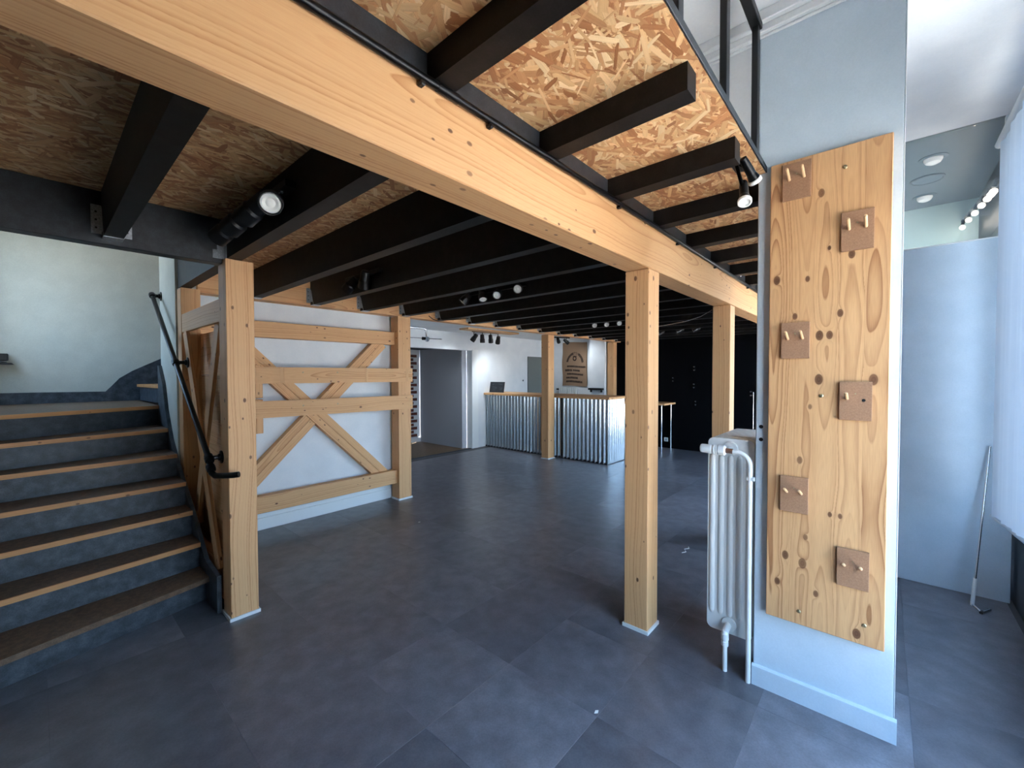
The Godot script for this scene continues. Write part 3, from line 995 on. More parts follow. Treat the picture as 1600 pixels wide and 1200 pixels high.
# ---------------------------------------------------------------- cross-braced wall
func braced_wall():
	slab("wall_braced", Vector3(0.917, 0, -4.62), Vector3(2.9, 2.3, -4.52), M.white)
	var bb := mb()
	cbox(bb, Vector3(0.917, 0, -4.52), Vector3(2.856, 0.115, -4.495), 0.003)
	cbox(bb, Vector3(0.917, 0.115, -4.52), Vector3(2.856, 0.19, -4.507), 0.003)
	struct_mesh("baseboard_braced", bb, M.white_gloss)
	var wf := thing("braced_frame", "pine frame with crossed diagonal braces over the white wall", "timber frame", "", Vector3.ZERO)
	var x0 := 0.92
	obj("rail", box_of(Vector3(x0, 1.855, -4.47), Vector3(2.856, 2.006, -4.39), 0.003, 0, rnd2()), M.pine_b, wf)
	obj("rail", box_of(Vector3(x0, 0.20, -4.45), Vector3(2.856, 0.36, -4.36), 0.003, 0, rnd2()), M.pine_b, wf)
	# braces: one runs through, the other meets it in two halves
	var seg := func(a: Vector2, b: Vector2, z0: float, z1: float):
		var d := b - a
		var xf := Transform3D(Basis(Vector3(d.x, d.y, 0).normalized(), Vector3(-d.y, d.x, 0).normalized(), Vector3(0, 0, 1)), Vector3(a.x, a.y, 0))
		var st := mb()
		cbox(st, Vector3(0, -0.076, z0), Vector3(d.length(), -0.001, z1), 0.003, 0, rnd2(), xf)
		obj("brace", st, M.pine_b, wf)
		st = mb()
		cbox(st, Vector3(0, 0.001, z0), Vector3(d.length(), 0.076, z1 - 0.001), 0.003, 0, rnd2(), xf)
		obj("brace", st, M.pine_b, wf)
	seg.call(Vector2(1.13, 1.90), Vector2(2.72, 0.31), -4.515, -4.43)
	seg.call(Vector2(2.71, 1.878), Vector2(1.987, 1.155), -4.515, -4.432)
	seg.call(Vector2(1.875, 1.043), Vector2(1.13, 0.298), -4.515, -4.432)
	for q in [[1.415, 1.573, 0], [1.088, 1.252, 1]]:
		var st := mb()
		var tilt := 0.0 if q[2] == 0 else -0.012
		prism(st, PackedVector2Array([Vector2(0.99, q[0] + 0.005 - tilt), Vector2(3.035, q[0]), Vector2(3.035, q[1]), Vector2(0.99, q[1] - tilt * 0.5)]), 0, 1, -4.316, -4.288, 0, rnd2())
		var pl := obj("plank", st, M.pine_b, wf)
		for p in [[3.005, 0.04], [3.005, 0.115], [1.75, 0.11], [2.1, 0.11]]:
			var s := mb()
			lathe(s, [Vector2(0.008, 0), Vector2(0.007, 0.002), Vector2(0, 0.003)], 10, aim(Vector3(p[0], q[0] + p[1], -4.288), Vector3(0, 0, 1)))
			obj("screw", s, M.screw, pl)
		# filler strips over the joints of the upper plank
		if q[2] == 0:
			for x in [1.56, 2.43, 2.96]:
				obj("joint_strip", box_of(Vector3(x - 0.016, q[0] + 0.004, -4.2875), Vector3(x + 0.016, q[1] - 0.004, -4.286), 0.0, 1, rnd2()), M.pine_pale, pl)
		# short cleat that carries the near end
		obj("cleat", box_of(Vector3(1.34, q[0] - 0.13, -4.43), Vector3(1.40, q[1] + 0.02, -4.317), 0.002, 1, rnd2()), M.pine_b, wf)

# ---------------------------------------------------------------- column, board and pegs
func column_and_board():
	var cl := struct_root("wall_column")
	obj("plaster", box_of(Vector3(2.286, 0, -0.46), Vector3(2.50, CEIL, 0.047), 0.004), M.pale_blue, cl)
	obj("corner_bead", box_of(Vector3(2.2855, 0.0, 0.0465), Vector3(2.31, CEIL, 0.049), 0.0008), M.white_gloss, cl)
	var co := mb()
	for q in [[0.0, 0.05, 0.055], [0.05, 0.085, 0.03], [0.085, 0.10, 0.012]]:
		cbox(co, Vector3(2.286 - q[2], CEIL - q[1], -0.462), Vector3(2.286, CEIL - q[0], 0.047), 0.004)
	struct_mesh("trim_5", co, M.white)
	for y in [1.249, 1.188]:
		var s := mb()
		lathe(s, [Vector2(0.009, 0), Vector2(0.009, 0.002), Vector2(0.005, 0.0015), Vector2(0, 0.001)], 12, aim(Vector3(2.286, y, -0.437), Vector3(-1, 0, 0)))
		obj("bolt_hole", s, M.hole, cl)
	var bs := mb()
	prism(bs, PackedVector2Array([Vector2(2.272, 0), Vector2(2.286, 0), Vector2(2.286, 0.10), Vector2(2.279, 0.10), Vector2(2.272, 0.092)]), 0, 1, -0.464, 0.056)
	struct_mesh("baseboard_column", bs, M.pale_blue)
	# pine board; grain runs up the board
	var bd := thing("pine_board", "tall knotty pine board screwed to the white column", "board", "", Vector3(2.286, 0.375, -0.194))
	obj("timber", box_of(Vector3(-0.036, 0, -0.209), Vector3(0, 2.075, 0.209), 0.003, 1, Vector2(0, 0.21)), M.board, bd)
	for p in [[1.985, 0.06], [1.03, -0.01], [0.06, -0.08], [0.085, 0.145]]:
		var s := mb()
		lathe(s, [Vector2(0.008, 0), Vector2(0.008, 0.002), Vector2(0.005, 0.004), Vector2(0, 0.0045)], 12, aim(Vector3(-0.036, p[0], p[1]), Vector3(-1, 0, 0)))
		obj("screw", s, M.screw, bd)
	var spots := [[2.352, -0.302, "topmost on the left"], [2.088, -0.091, "topmost on the right"], [1.648, -0.300, "middle one on the left"], [1.387, -0.089, "middle one on the right, missing one peg"], [0.960, -0.297, "lowest on the left"], [0.687, -0.089, "lowest on the right"]]
	for i in spots.size():
		var s = spots[i]
		var h := thing("peg_plate", "brown peg plate on the pine board, " + s[2], "coat hook", "peg plates on the pine board", Vector3(2.2495, s[0], s[1]))
		obj("plate", box_of(Vector3(-0.012, -0.08, -0.0525), Vector3(0, 0.08, 0.0525), 0.001), M.mdf, h)
		for k in 2:
			var z := -0.027 + 0.054 * k
			if i == 3 and k == 1:
				var hl := mb()
				lathe(hl, [Vector2(0.006, 0), Vector2(0.006, 0.001), Vector2(0, 0.0005)], 12, aim(Vector3(-0.012, 0.004, z), Vector3(-1, 0, 0)))
				obj("peg_hole", hl, M.hole, h)
				continue
			var pg := mb()
			lathe(pg, [Vector2(0.006, 0), Vector2(0.006, 0.068), Vector2(0.0045, 0.072), Vector2(0, 0.073)], 12, aim(Vector3(-0.011, 0.008, z), Vector3(-1, 0.40, 0)))
			obj("peg", pg, M.dowel, h)
		var sc := mb()
		lathe(sc, [Vector2(0.003, 0), Vector2(0.003, 0.001), Vector2(0, 0.0015)], 8, aim(Vector3(-0.012, 0.03, 0), Vector3(-1, 0, 0)))
		obj("screw", sc, M.screw, h)

func radiator_section(h: float, depth: float, cols: int) -> ArrayMesh:
	var st := mb()
	# rounded plate outline in (z, y)
	var pts := PackedVector2Array()
	var r := 0.028
	for q in [[depth - r, h - r, 0.0], [r, h - r, PI / 2], [r, r, PI], [depth - r, r, PI * 1.5]]:
		for k in 6:
			var a: float = q[2] + PI / 2 * k / 5
			pts.append(Vector2(q[0] + r * cos(a), q[1] + r * sin(a)))
	prism(st, pts, 2, 1, 0.016, 0.040)
	# fluted tubes
	var pitch := depth / cols
	for k in cols:
		var z := pitch * (k + 0.5)
		var rr := pitch * 0.42
		var prof := [Vector2(0, 0.075), Vector2(rr * 0.55, 0.08), Vector2(rr * 0.9, 0.095), Vector2(rr, 0.12), Vector2(rr, h - 0.12), Vector2(rr * 0.9, h - 0.095), Vector2(rr * 0.55, h - 0.08), Vector2(0, h - 0.075)]
		lathe(st, prof, 12, Transform3D(Basis(), Vector3(0.026, 0, z)))
	# top and bottom header bosses
	for y in [0.05, h - 0.05]:
		lathe(st, [Vector2(0, 0), Vector2(0.034, 0.002), Vector2(0.036, 0.01), Vector2(0.036, 0.046), Vector2(0, 0.046)], 16, aim(Vector3(0.004, y, depth * 0.5), Vector3(1, 0, 0)))
	return st.commit()

func radiators():
	var rd := thing("radiator", "tall white column radiator with a thermostatic valve beside the white column", "radiator", "", Vector3(2.325, 0.165, -0.69))
	var sec := radiator_section(1.005, 0.215, 5)
	for k in 10:
		inst("section", sec, M.radiator, rd, Transform3D(Basis(), Vector3(0.05 * k, 0, 0)))
	var L := rd.position
	var tv := mb()
	lathe(tv, [Vector2(0, 0), Vector2(0.020, 0), Vector2(0.0225, 0.006), Vector2(0.0225, 0.05), Vector2(0.019, 0.056), Vector2(0.019, 0.06), Vector2(0.024, 0.062), Vector2(0.024, 0.068), Vector2(0.021, 0.07), Vector2(0.024, 0.073), Vector2(0.024, 0.08), Vector2(0.021, 0.082), Vector2(0.026, 0.086), Vector2(0.026, 0.112), Vector2(0.020, 0.118), Vector2(0.0, 0.118)], 20, aim(Vector3(2.272, 1.119, -0.705) - L, Vector3(0, 0, 1)))
	var v := obj("valve_head", tv, M.radiator, rd)
	obj("union_nut", tube_of([Vector3(2.272, 1.119, -0.588) - L, Vector3(2.272, 1.118, -0.555) - L], 0.013, 12), M.copper, v)
	obj("valve_neck", tube_of([Vector3(2.272, 1.118, -0.582) - L, Vector3(2.34, 1.118, -0.582) - L], 0.014, 12), M.radiator, v)
	var pp := [Vector3(2.272, 1.117, -0.56) - L]
	for q in arc(Vector3(2.272, 1.057, -0.539) - L, Vector3(0, 1, 0), Vector3(0, 0, 1), 0.06, 8):
		pp.append(q)
	pp.append(Vector3(2.272, 0.0, -0.479) - L)
	obj("supply_pipe", tube_of(pp, 0.0115, 12), M.radiator, rd)
	obj("pipe_clip", box_of(Vector3(2.262, 0.985, -0.494) - L, Vector3(2.284, 1.005, -0.458) - L, 0.003), M.radiator, rd)
	var rp := mb()
	tube(rp, [Vector3(2.286, 0, -0.587) - L, Vector3(2.286, 0.14, -0.587) - L], 0.0115, 12)
	lathe(rp, [Vector2(0, 0), Vector2(0.017, 0), Vector2(0.017, 0.02), Vector2(0.014, 0.025), Vector2(0.018, 0.03), Vector2(0.018, 0.06), Vector2(0.012, 0.075), Vector2(0, 0.08)], 14, Transform3D(Basis(), Vector3(2.286, 0.13, -0.587) - L))
	tube(rp, [Vector3(2.286, 0.195, -0.587) - L, Vector3(2.34, 0.215, -0.585) - L], 0.016, 12)
	obj("return_pipe", rp, M.radiator, rd)
	obj("foot", box_of(Vector3(0.40, -0.165, 0.08), Vector3(0.43, 0.02, 0.13), 0.003), M.radiator, rd)
	# small radiator on the white wall behind the counter
	var r2 := thing("radiator", "small white ribbed radiator on the far wall under the coffee sack", "radiator", "", Vector3(8.43, 0.55, -5.93))
	for k in 10:
		obj("section", box_of(Vector3(0, 0, 0.052 * k), Vector3(0.09, 0.64, 0.052 * k + 0.030), 0.008), M.radiator, r2)
	obj("header", box_of(Vector3(0.03, 0.03, 0.0), Vector3(0.115, 0.07, 0.50), 0.004), M.radiator, r2)
	obj("header", box_of(Vector3(0.03, 0.57, 0.0), Vector3(0.115, 0.61, 0.50), 0.004), M.radiator, r2)
	obj("valve_head", tube_of([Vector3(0.045, 0.59, -0.01), Vector3(0.045, 0.59, -0.09)], 0.02, 10), M.black, r2)

# ---------------------------------------------------------------- counter
func counter_area():
	var ct := thing("bar_counter", "service counter clad in corrugated galvanised steel with a wooden top", "counter", "", Vector3(6.23, 0, -3.40))
	var pitch := 0.08
	var amp := 0.0145
	var sheet := func(len: float, along: Vector3, out: Vector3, start: Vector3, called: String):
		var st := mb()
		var n := int(len / pitch * 10)
		for i in n:
			var v := []
			var nn := []
			var uv := []
			for q in [[i, 0.012], [i + 1, 0.012], [i + 1, 1.08], [i, 1.08]]:
				var s: float = len * q[0] / n
				var ph := TAU * s / pitch
				v.append(start + along * s + out * (amp * cos(ph)) + Vector3(0, q[1], 0))
				nn.append((out + along * (amp * TAU / pitch * sin(ph))).normalized())
				uv.append(Vector2(s, q[1]))
			smooth_quad(st, v, nn, uv)
		obj(called, st, M.corr, ct)
	sheet.call(0.92, Vector3(0, 0, -1), Vector3(-1, 0, 0), Vector3(0, 0, 0), "corrugated_sheet")
	sheet.call(0.90, Vector3(0, 0, -1), Vector3(-1, 0, 0), Vector3(0.003, 0, -0.92), "corrugated_sheet")
	sheet.call(1.02, Vector3(0, 0, -1), Vector3(-1, 0, 0), Vector3(0.006, 0, -1.82), "corrugated_sheet")
	sheet.call(0.60, Vector3(1, 0, 0), Vector3(0, 0, 1), Vector3(0.0, 0, 0.0), "corrugated_sheet")
	obj("corner_post", tube_of([Vector3(0.004, 0.012, -0.004), Vector3(0.004, 1.08, -0.004)], 0.013, 10), M.corr, ct)
	obj("carcass", box_of(Vector3(0.03, 0.0, -2.84), Vector3(0.58, 1.08, -0.03), 0.002), M.frame_dark, ct)
	obj("worktop", box_of(Vector3(-0.05, 1.081, -2.849), Vector3(0.64, 1.122, 0.05), 0.004, 2, rnd2()), M.pine_b, ct)
	obj("toe_strip", box_of(Vector3(-0.004, 0, -2.84), Vector3(0.03, 0.03, -0.02), 0.0), M.frame_dark, ct)
	# slate with chalk writing
	var sl := thing("chalkboard", "small black chalkboard with faint writing leaning on the counter end", "chalkboard", "", Vector3(6.36, 1.1255, -6.05), Vector3(0, 0, -0.17))
	obj("frame", box_of(Vector3(-0.006, 0.001, -0.205), Vector3(0.006, 0.222, 0.205), 0.001), M.black, sl)
	var fs := mb()
	for q in [0]:
		var v := [Vector3(-0.0068, 0.012, -0.193), Vector3(-0.0068, 0.012, 0.193), Vector3(-0.0068, 0.21, 0.193), Vector3(-0.0068, 0.21, -0.193)]
		var n := Vector3(-1, 0, 0)
		smooth_quad(fs, v, [n, n, n, n], [Vector2(0, 1), Vector2(1, 1), Vector2(1, 0), Vector2(0, 0)])
	obj("writing_face", fs, M.slate, sl)
	obj("stand", box_of(Vector3(0.006, 0.0115, -0.05), Vector3(0.06, 0.02, 0.05), 0.001), M.black, sl)
	# burlap sack hung on the white wall
	var sk := thing("coffee_sack", "brown burlap coffee sack with dark stencilled print hung on the far wall", "sack", "", Vector3(8.55, 1.22, -5.545))
	var ss := mb()
	var bx := func(u: float, v: float) -> Vector3:
		var edge := 0.012 * sin(v * 9.0) - 0.02 * v * (u - 0.5)
		return Vector3(-0.022 - 0.008 * sin(u * 7.0 + v * 3.0) - 0.012 * sin(PI * u), v * 1.04 + 0.012 * sin(u * 5.0), lerpf(-0.345, 0.345, u) + edge)
	for i in 14:
		for j in 18:
			var c := []
			var uv := []
			for q in [[i, j], [i + 1, j], [i + 1, j + 1], [i, j + 1]]:
				c.append(bx.call(q[0] / 14.0, q[1] / 18.0))
				uv.append(Vector2(q[0] / 14.0, 1.0 - q[1] / 18.0))
			var n: Vector3 = (c[1] - c[0]).cross(c[3] - c[0]).normalized()
			if n.x > 0:
				n = -n
			smooth_quad(ss, c, [n, n, n, n], uv)
	obj("printed_face", ss, M.burlap, sk)
	obj("backing", box_of(Vector3(-0.020, 0.01, -0.34), Vector3(-0.001, 1.03, 0.34), 0.004), M.burlap_plain, sk)
	# grey door in the back wall
	var dr := struct_root("door_1")
	obj("leaf", box_of(Vector3(7.62, 0.005, -6.248), Vector3(8.46, 1.915, -6.225), 0.002), smat(Color(0.42, 0.44, 0.43), 0.6), dr)
	obj("door_handle", tube_of([Vector3(7.70, 1.0, -6.225), Vector3(7.70, 1.0, -6.18), Vector3(7.80, 1.0, -6.18)], 0.009, 8), M.chrome, dr)
	var sw := thing("light_switch", "tiny dark round switch on the white wall beside the grey door", "switch", "", Vector3(7.46, 1.36, -6.25))
	var s2 := mb()
	lathe(s2, [Vector2(0.022, 0), Vector2(0.022, 0.006), Vector2(0.012, 0.010), Vector2(0, 0.011)], 14, aim(Vector3.ZERO, Vector3(0, 0, 1)))
	obj("knob", s2, M.frame_dark, sw)
	s2 = mb()
	lathe(s2, [Vector2(0.03, 0), Vector2(0.03, 0.003), Vector2(0, 0.003)], 14, aim(Vector3.ZERO, Vector3(0, 0, 1)))
	obj("plate", s2, M.white_gloss, sw)
	# black shelf on the pier
	var sh := thing("wall_shelf", "short black shelf on the white pier right of the coffee sack", "shelf", "", Vector3(8.28, 1.15, -4.79))
	obj("board", box_of(Vector3(-0.10, 0, -0.17), Vector3(-0.001, 0.045, 0.17), 0.002), M.black, sh)
	for z in [-0.13, 0.13]:
		obj("bracket", box_of(Vector3(-0.07, -0.05, z - 0.008), Vector3(-0.001, 0, z + 0.008), 0.001), M.black, sh)
	# high table by the dark wall
	var tb := thing("high_table", "narrow high table with thin steel legs against the black wall", "table", "", Vector3(8.22, 0, -3.6))
	obj("table_top", box_of(Vector3(-0.29, 0.90, -0.44), Vector3(0.275, 0.935, 0.47), 0.004, 0, rnd2()), M.pine_b, tb)
	for x in [-0.235, 0.24]:
		for z in [-0.38, 0.39]:
			obj("leg", tube_of([Vector3(x, 0, z), Vector3(x, 0.90, z)], 0.013, 10), M.chrome, tb)
	var ou := thing("wall_outlet", "white wall socket low on the black wall under the high table", "socket", "", Vector3(8.5, 0.17, -3.317))
	obj("plate", box_of(Vector3(-0.012, -0.04, -0.04), Vector3(0, 0.04, 0.04), 0.003), M.white_gloss, ou)
	s2 = mb()
	lathe(s2, [Vector2(0.024, 0), Vector2(0.024, 0.002), Vector2(0.018, 0.0025), Vector2(0, 0.001)], 16, aim(Vector3(-0.012, 0, 0), Vector3(-1, 0, 0)))
	obj("socket", s2, smat(Color(0.62, 0.66, 0.72), 0.5), ou)
	# pairs of steel wall pegs
	var prs := [[1.61, -2.774, "highest on the right"], [1.27, -2.777, "below the highest"], [0.935, -2.745, "lowest of the column"], [1.39, -3.181, "alone above the high table"], [1.15, -1.79, "farthest right behind the second beam post"]]
	for q in prs:
		var pg := thing("wall_peg", "pair of small steel pegs on the black wall, " + q[2], "peg", "steel pegs on the black wall", Vector3(8.5, q[0], q[1]))
		for dy in [-0.032, 0.032]:
			var s := mb()
			lathe(s, [Vector2(0, 0), Vector2(0.018, 0), Vector2(0.018, 0.02), Vector2(0.012, 0.03), Vector2(0, 0.032)], 12, aim(Vector3(0, dy, 0), Vector3(-1, 0, 0)))
			obj("peg", s, M.chrome, pg)
	var rod := thing("metal_rod", "thin upright steel rod before the black wall, above the radiator", "rod", "", Vector3(8.3, 0, -1.71))
	obj("pole", tube_of([Vector3(0, 0.01, 0), Vector3(0, 1.18, 0)], 0.006, 8), M.chrome, rod)
	s2 = mb()
	lathe(s2, [Vector2(0, 0), Vector2(0.11, 0), Vector2(0.11, 0.008), Vector2(0.02, 0.014), Vector2(0, 0.014)], 20)
	obj("base", s2, M.metal_dark, rod)

# ---------------------------------------------------------------- lamps
# one spotlight head: yoke, can and lamp face, looking along d
func spot_head(parent: Node3D, at: Vector3, d: Vector3, s: float, can: Material, stem: Vector3, lit := 0.0):
	var xf := aim(at, d)
	var st := mb()
	lathe(st, [Vector2(0, -0.075), Vector2(0.022, -0.075), Vector2(0.030, -0.066), Vector2(0.033, -0.01), Vector2(0.038, 0.0), Vector2(0.038, 0.05), Vector2(0.035, 0.05), Vector2(0.033, 0.035)].map(func(p): return p * s), 20, xf)
	var h := obj("spot_head", st, can, parent)
	st = mb()
	lathe(st, [Vector2(0.0335, 0.036), Vector2(0.030, 0.043), Vector2(0.024, 0.044), Vector2(0.015, 0.038), Vector2(0.008, 0.041), Vector2(0, 0.042)].map(func(p): return p * s), 20, xf)
	obj("lamp_face", st, M.lamp_lit if lit > 0.0 else M.lamp_face, h)
	if lit > 0.0:
		var l := SpotLight3D.new()
		l.name = "lamp_light"
		l.light_color = Color(0.93, 0.97, 1.0)
		l.light_energy = lit
		l.light_size = 0.03
		l.spot_angle = 50.0
		l.spot_range = 14.0
		l.spot_attenuation = 2.0
		l.shadow_enabled = true
		h.add_child(l)
		l.transform = Transform3D(Basis.looking_at(d.normalized(), Vector3.UP if absf(d.normalized().y) < 0.95 else Vector3.RIGHT), at + d.normalized() * 0.056 * s)
	st = mb()
	tube(st, [at - d.normalized() * 0.03 * s, at + stem * 0.5 + Vector3(0, 0.004, 0), at + stem], 0.006 * s, 8)
	obj("arm", st, M.chrome if s < 0.9 else M.metal_dark, h)
	st = mb()
	lathe(st, [Vector2(0, -0.004), Vector2(0.007, -0.004), Vector2(0.007, 0.004), Vector2(0, 0.004)].map(func(p): return p * s), 10, aim(at + stem * 0.75, Vector3(1, 0, 0)))
	obj("thumb_screw", st, M.chrome, h)

func spot_bar(label: String, a: Vector3, b: Vector3, heads: Array, s := 1.0, lit := 0.0, group := "black spotlight bars"):
	var t := thing("spotlight_bar", label, "spotlight", group, a)
	var st := mb()
	var d := b - a
	var xf := Transform3D(Basis(d.normalized(), Vector3.UP, d.normalized().cross(Vector3.UP)), Vector3.ZERO)
	cbox(st, Vector3(0, -0.012 * s, -0.018 * s), Vector3(d.length(), 0.012 * s, 0.018 * s), 0.002, 0, Vector2.ZERO, xf)
	obj("bar", st, M.metal_dark, t)
	for h in heads:
		var p: Vector3 = a.lerp(b, h[0]) + h[1] - a
		spot_head(t, p, h[2], s, M.black, -h[1], lit)

func lamps():
	# on the side of the joist above the newel post
	spot_bar("cluster of four black spotlights on the joist above the newel post", Vector3(0.757, 2.335, -2.80), Vector3(0.757, 2.335, -1.95),
		[[0.13, Vector3(-0.06, -0.06, 0), Vector3(-0.35, -0.45, -0.75)], [0.39, Vector3(-0.06, -0.06, 0), Vector3(-0.35, -0.45, -0.75)], [0.66, Vector3(-0.06, -0.06, 0), Vector3(-0.35, -0.45, -0.75)], [0.91, Vector3(-0.055, -0.075, 0), Vector3(-0.42, -0.55, 1.0)]], 1.3)
	spot_bar("pair of dim black spotlights on the fourth joist from the stairs", Vector3(1.838, 2.33, -3.55), Vector3(1.838, 2.33, -3.0),
		[[0.2, Vector3(-0.03, -0.065, 0), Vector3(-0.2, -0.5, -0.6)], [0.62, Vector3(-0.03, -0.065, 0), Vector3(0.1, -0.8, -0.4)]], 1.2)
	spot_bar("row of four black spotlights with white lamps on the sixth joist from the stairs", Vector3(2.91, 2.30, -3.2), Vector3(2.91, 2.30, -2.4),
		[[0.05, Vector3(-0.03, -0.04, 0), Vector3(-0.5, -0.6, -0.3)], [0.35, Vector3(-0.03, -0.04, 0), Vector3(-0.3, -0.8, 0.4)], [0.60, Vector3(-0.03, -0.045, 0), Vector3(-0.75, -0.5, 0.45)], [0.92, Vector3(-0.03, -0.03, 0), Vector3(-0.8, -0.35, 0.45)]], 1.1)
	spot_bar("row of three tiny white spotlights deep under the joists above the counter", Vector3(5.562, 2.29, -3.3), Vector3(5.562, 2.29, -2.8),
		[[0.1, Vector3(-0.02, -0.055, 0), Vector3(-0.85, -0.4, 0.5)], [0.5, Vector3(-0.02, -0.055, 0), Vector3(-0.85, -0.45, 0.45)], [0.9, Vector3(-0.02, -0.055, 0), Vector3(-0.85, -0.4, 0.5)]], 1.0)
	spot_bar("row of three dim spotlights under the joists in front of the black wall", Vector3(7.152, 2.26, -2.95), Vector3(7.152, 2.26, -2.2),
		[[0.08, Vector3(-0.02, -0.05, 0), Vector3(-0.8, -0.4, -0.5)], [0.5, Vector3(-0.02, -0.04, 0), Vector3(-0.4, -0.4, -0.8)], [0.85, Vector3(-0.02, -0.04, 0), Vector3(-0.4, -0.4, -0.8)]], 0.95)
	spot_bar("black bar of four hanging spotlights on the low ceiling by the passage", Vector3(5.36, LOWC - 0.02, -5.70), Vector3(6.02, LOWC - 0.02, -5.66),
		[[0.05, Vector3(0, -0.13, 0), Vector3(-0.25, -0.8, -0.6)], [0.36, Vector3(0, -0.14, 0), Vector3(0.02, -1, 0.05)], [0.68, Vector3(0, -0.13, 0), Vector3(0.3, -0.9, -0.2)], [0.97, Vector3(0, -0.14, 0), Vector3(0.35, -0.8, -0.5)]], 1.25, 0.26)
	spot_bar("short black spotlight bar on the low ceiling beside the coffee sack", Vector3(7.45, LOWC - 0.02, -5.35), Vector3(7.8, LOWC - 0.02, -5.2),
		[[0.25, Vector3(0, -0.07, 0), Vector3(0.7, -0.55, -0.3)], [0.8, Vector3(0, -0.09, 0), Vector3(0.6, -0.5, 0.3)]], 1.1, 0.2)
	# two lamps at the deck edge beside the white column
	var t := thing("spotlight_bar", "two black spotlights with white lamps at the deck edge beside the column", "spotlight", "black spotlight bars", Vector3(2.0, 2.44, -0.50))
	obj("bar", box_of(Vector3(-0.09, -0.03, -0.02), Vector3(0.13, 0.0, 0.02), 0.003), M.metal_dark, t)
	for h in [[Vector3(0.06, -0.06, 0.05), Vector3(0.75, -0.62, 0.25), Vector3(-0.03, 0.045, -0.05)], [Vector3(0.02, -0.165, 0.04), Vector3(-0.45, -0.85, 0.15), Vector3(0.02, 0.15, -0.04)]]:
		var xf := aim(h[0], h[1])
		var st := mb()
		lathe(st, [Vector2(0, -0.06), Vector2(0.015, -0.06), Vector2(0.0175, -0.03), Vector2(0.0185, 0.02), Vector2(0.024, 0.045), Vector2(0.0, 0.045)], 18, xf)
		var sh := obj("spot_head", st, M.metal_dark, t)
		st = mb()
		lathe(st, [Vector2(0.024, 0.046), Vector2(0.0275, 0.05), Vector2(0.0275, 0.062), Vector2(0.022, 0.064), Vector2(0.018, 0.056), Vector2(0.006, 0.054), Vector2(0, 0.056)], 20, xf)
		obj("lamp_face", st, M.lamp_face, sh)
		obj("arm", tube_of([h[0], h[0] + h[2]], 0.008, 8), M.metal_dark, sh)
	# chrome lamp on a bent tube in front of the passage
	var cl := thing("ceiling_lamp", "bent chrome tube lamp hanging from the low ceiling before the passage", "lamp", "", Vector3(3.5, LOWC, -5.6))
	obj("tube", tube_of([Vector3(-0.3, 0.0, 0), Vector3(-0.3, -0.07, 0), Vector3(0.68, -0.073, 0), Vector3(0.72, -0.085, 0), Vector3(0.735, -0.12, 0), Vector3(0.735, -0.22, 0)], 0.016, 10), M.chrome, cl)
	obj("cross_bar", tube_of([Vector3(0.30, -0.235, 0), Vector3(1.05, -0.225, 0)], 0.007, 8), M.chrome, cl)
	var st4 := mb()
	lathe(st4, [Vector2(0, -0.05), Vector2(0.03, -0.042), Vector2(0.042, -0.01), Vector2(0.035, 0.02), Vector2(0.018, 0.03), Vector2(0, 0.03)], 16, Transform3D(Basis(), Vector3(0.745, -0.235, 0.01)))
	obj("lamp_head", st4, M.chrome, cl)
	obj("joint", tube_of([Vector3(0.66, -0.235, 0), Vector3(0.71, -0.235, 0)], 0.026, 12), M.metal_dark, cl)

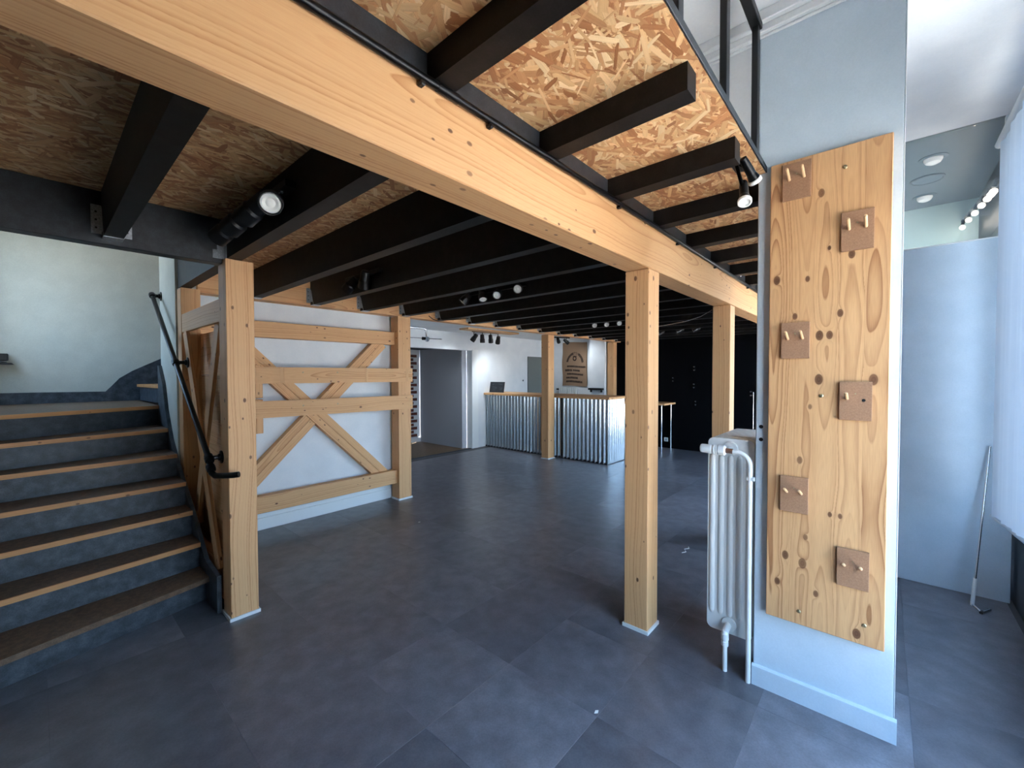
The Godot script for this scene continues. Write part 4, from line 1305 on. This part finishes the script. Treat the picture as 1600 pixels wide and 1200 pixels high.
func small_things():
	var bt := obj("ceiling_batten", box_of(Vector3(5.0, LOWC - 0.03, -5.66), Vector3(6.35, LOWC, -5.42), 0.003, 0, rnd2()), M.pine_pale, self)
	tag(bt, "flat pale wooden batten on the low white ceiling above the spotlights", "batten")
	# black bracket on the cream stair wall, cut by the left edge of the picture
	var bk := thing("wall_bracket", "black bracket on the cream stair wall at the left picture edge", "bracket", "", Vector3(-0.22, 1.60, -6.1))
	obj("cap", box_of(Vector3(-0.16, 0.035, 0.0), Vector3(0.065, 0.10, 0.10), 0.004), M.black, bk)
	var s := mb()
	prism(s, PackedVector2Array([Vector2(-0.18, 0.0), Vector2(0.10, 0.0), Vector2(0.085, 0.015), Vector2(-0.18, 0.018)]), 0, 1, 0.0, 0.12)
	obj("shelf_plate", s, M.black, bk)
	obj("spacer", box_of(Vector3(-0.16, 0.018, 0.0), Vector3(0.055, 0.035, 0.09), 0.001), M.chrome, bk)
	# slim stand leaning by the bay wall
	var ls := thing("leaning_stand", "thin chrome pole with a bent foot leaning against the white bay wall", "stand", "", Vector3(3.95, 0, 0.465))
	obj("pole", tube_of([Vector3(0.05, 0.05, -0.015), Vector3(0.205, 1.02, 0.062)], 0.006, 8), M.chrome, ls)
	obj("socket", tube_of([Vector3(0.042, 0.0, -0.02), Vector3(0.07, 0.17, -0.006)], 0.010, 8), M.white_gloss, ls)
	obj("foot", tube_of([Vector3(0.045, 0.007, -0.02), Vector3(-0.06, 0.007, 0.01), Vector3(0.02, 0.007, 0.055)], 0.007, 8), M.chrome, ls)
	obj("foot_tip", tube_of([Vector3(-0.072, 0.008, 0.006), Vector3(-0.05, 0.008, 0.013)], 0.010, 8), M.black, ls)
	# loose cable under the far joists
	var cb := obj("loose_cable", tube_of([Vector3(6.1, 2.195, -2.7), Vector3(5.9, 2.19, -2.3), Vector3(5.62, 2.185, -1.95), Vector3(5.3, 2.19, -1.66), Vector3(4.9, 2.196, -1.42)], 0.006, 6), M.chrome, self)
	tag(cb, "pale loose cable slung under the joists left of the second beam post", "cable")
	var c2 := obj("loose_cable", tube_of([Vector3(3.30, 2.24, -4.31), Vector3(3.36, 2.20, -4.30), Vector3(3.43, 2.185, -4.29), Vector3(3.50, 2.196, -4.2), Vector3(3.60, 2.198, -3.9)], 0.005, 6), M.black, self)
	tag(c2, "thin black cable drooping at the rear beam just right of the braced wall", "cable")
	# cables tangled at the far end of the deck, beside the column
	var c3 := obj("loose_cable", tube_of([Vector3(4.1, 2.35, -0.96), Vector3(4.14, 2.40, -0.93), Vector3(4.25, 2.42, -0.88), Vector3(4.45, 2.41, -0.75), Vector3(4.62, 2.41, -0.55)], 0.006, 6), M.chrome, self)
	tag(c3, "grey cable looping off the conduit under the deck beside the column", "cable")
	# litter on the floor
	var sc := [[1.624, -0.938, "white paper scrap on the floor in the foreground, near the bottom edge"], [2.563, -3.525, "white speck of paper on the floor in front of the braced wall"], [3.637, -1.254, "curled white thread on the floor between the two beam posts"]]
	for i in sc.size():
		var q = sc[i]
		var st := mb()
		if i == 2:
			tube(st, [Vector3(-0.07, 0.003, 0.0), Vector3(-0.03, 0.003, 0.02), Vector3(0.02, 0.003, -0.01), Vector3(0.06, 0.003, 0.015), Vector3(0.09, 0.003, 0.0)], 0.003, 6)
		else:
			prism(st, PackedVector2Array([Vector2(-0.012, -0.004), Vector2(0.004, -0.008), Vector2(0.014, 0.002), Vector2(0.0, 0.007)]), 0, 2, 0.0, 0.003)
		var o := obj("paper_scrap", st, M.lamp_face, self)
		o.position = Vector3(q[0], 0.0, q[1])
		tag(o, q[2], "litter", "litter on the floor")
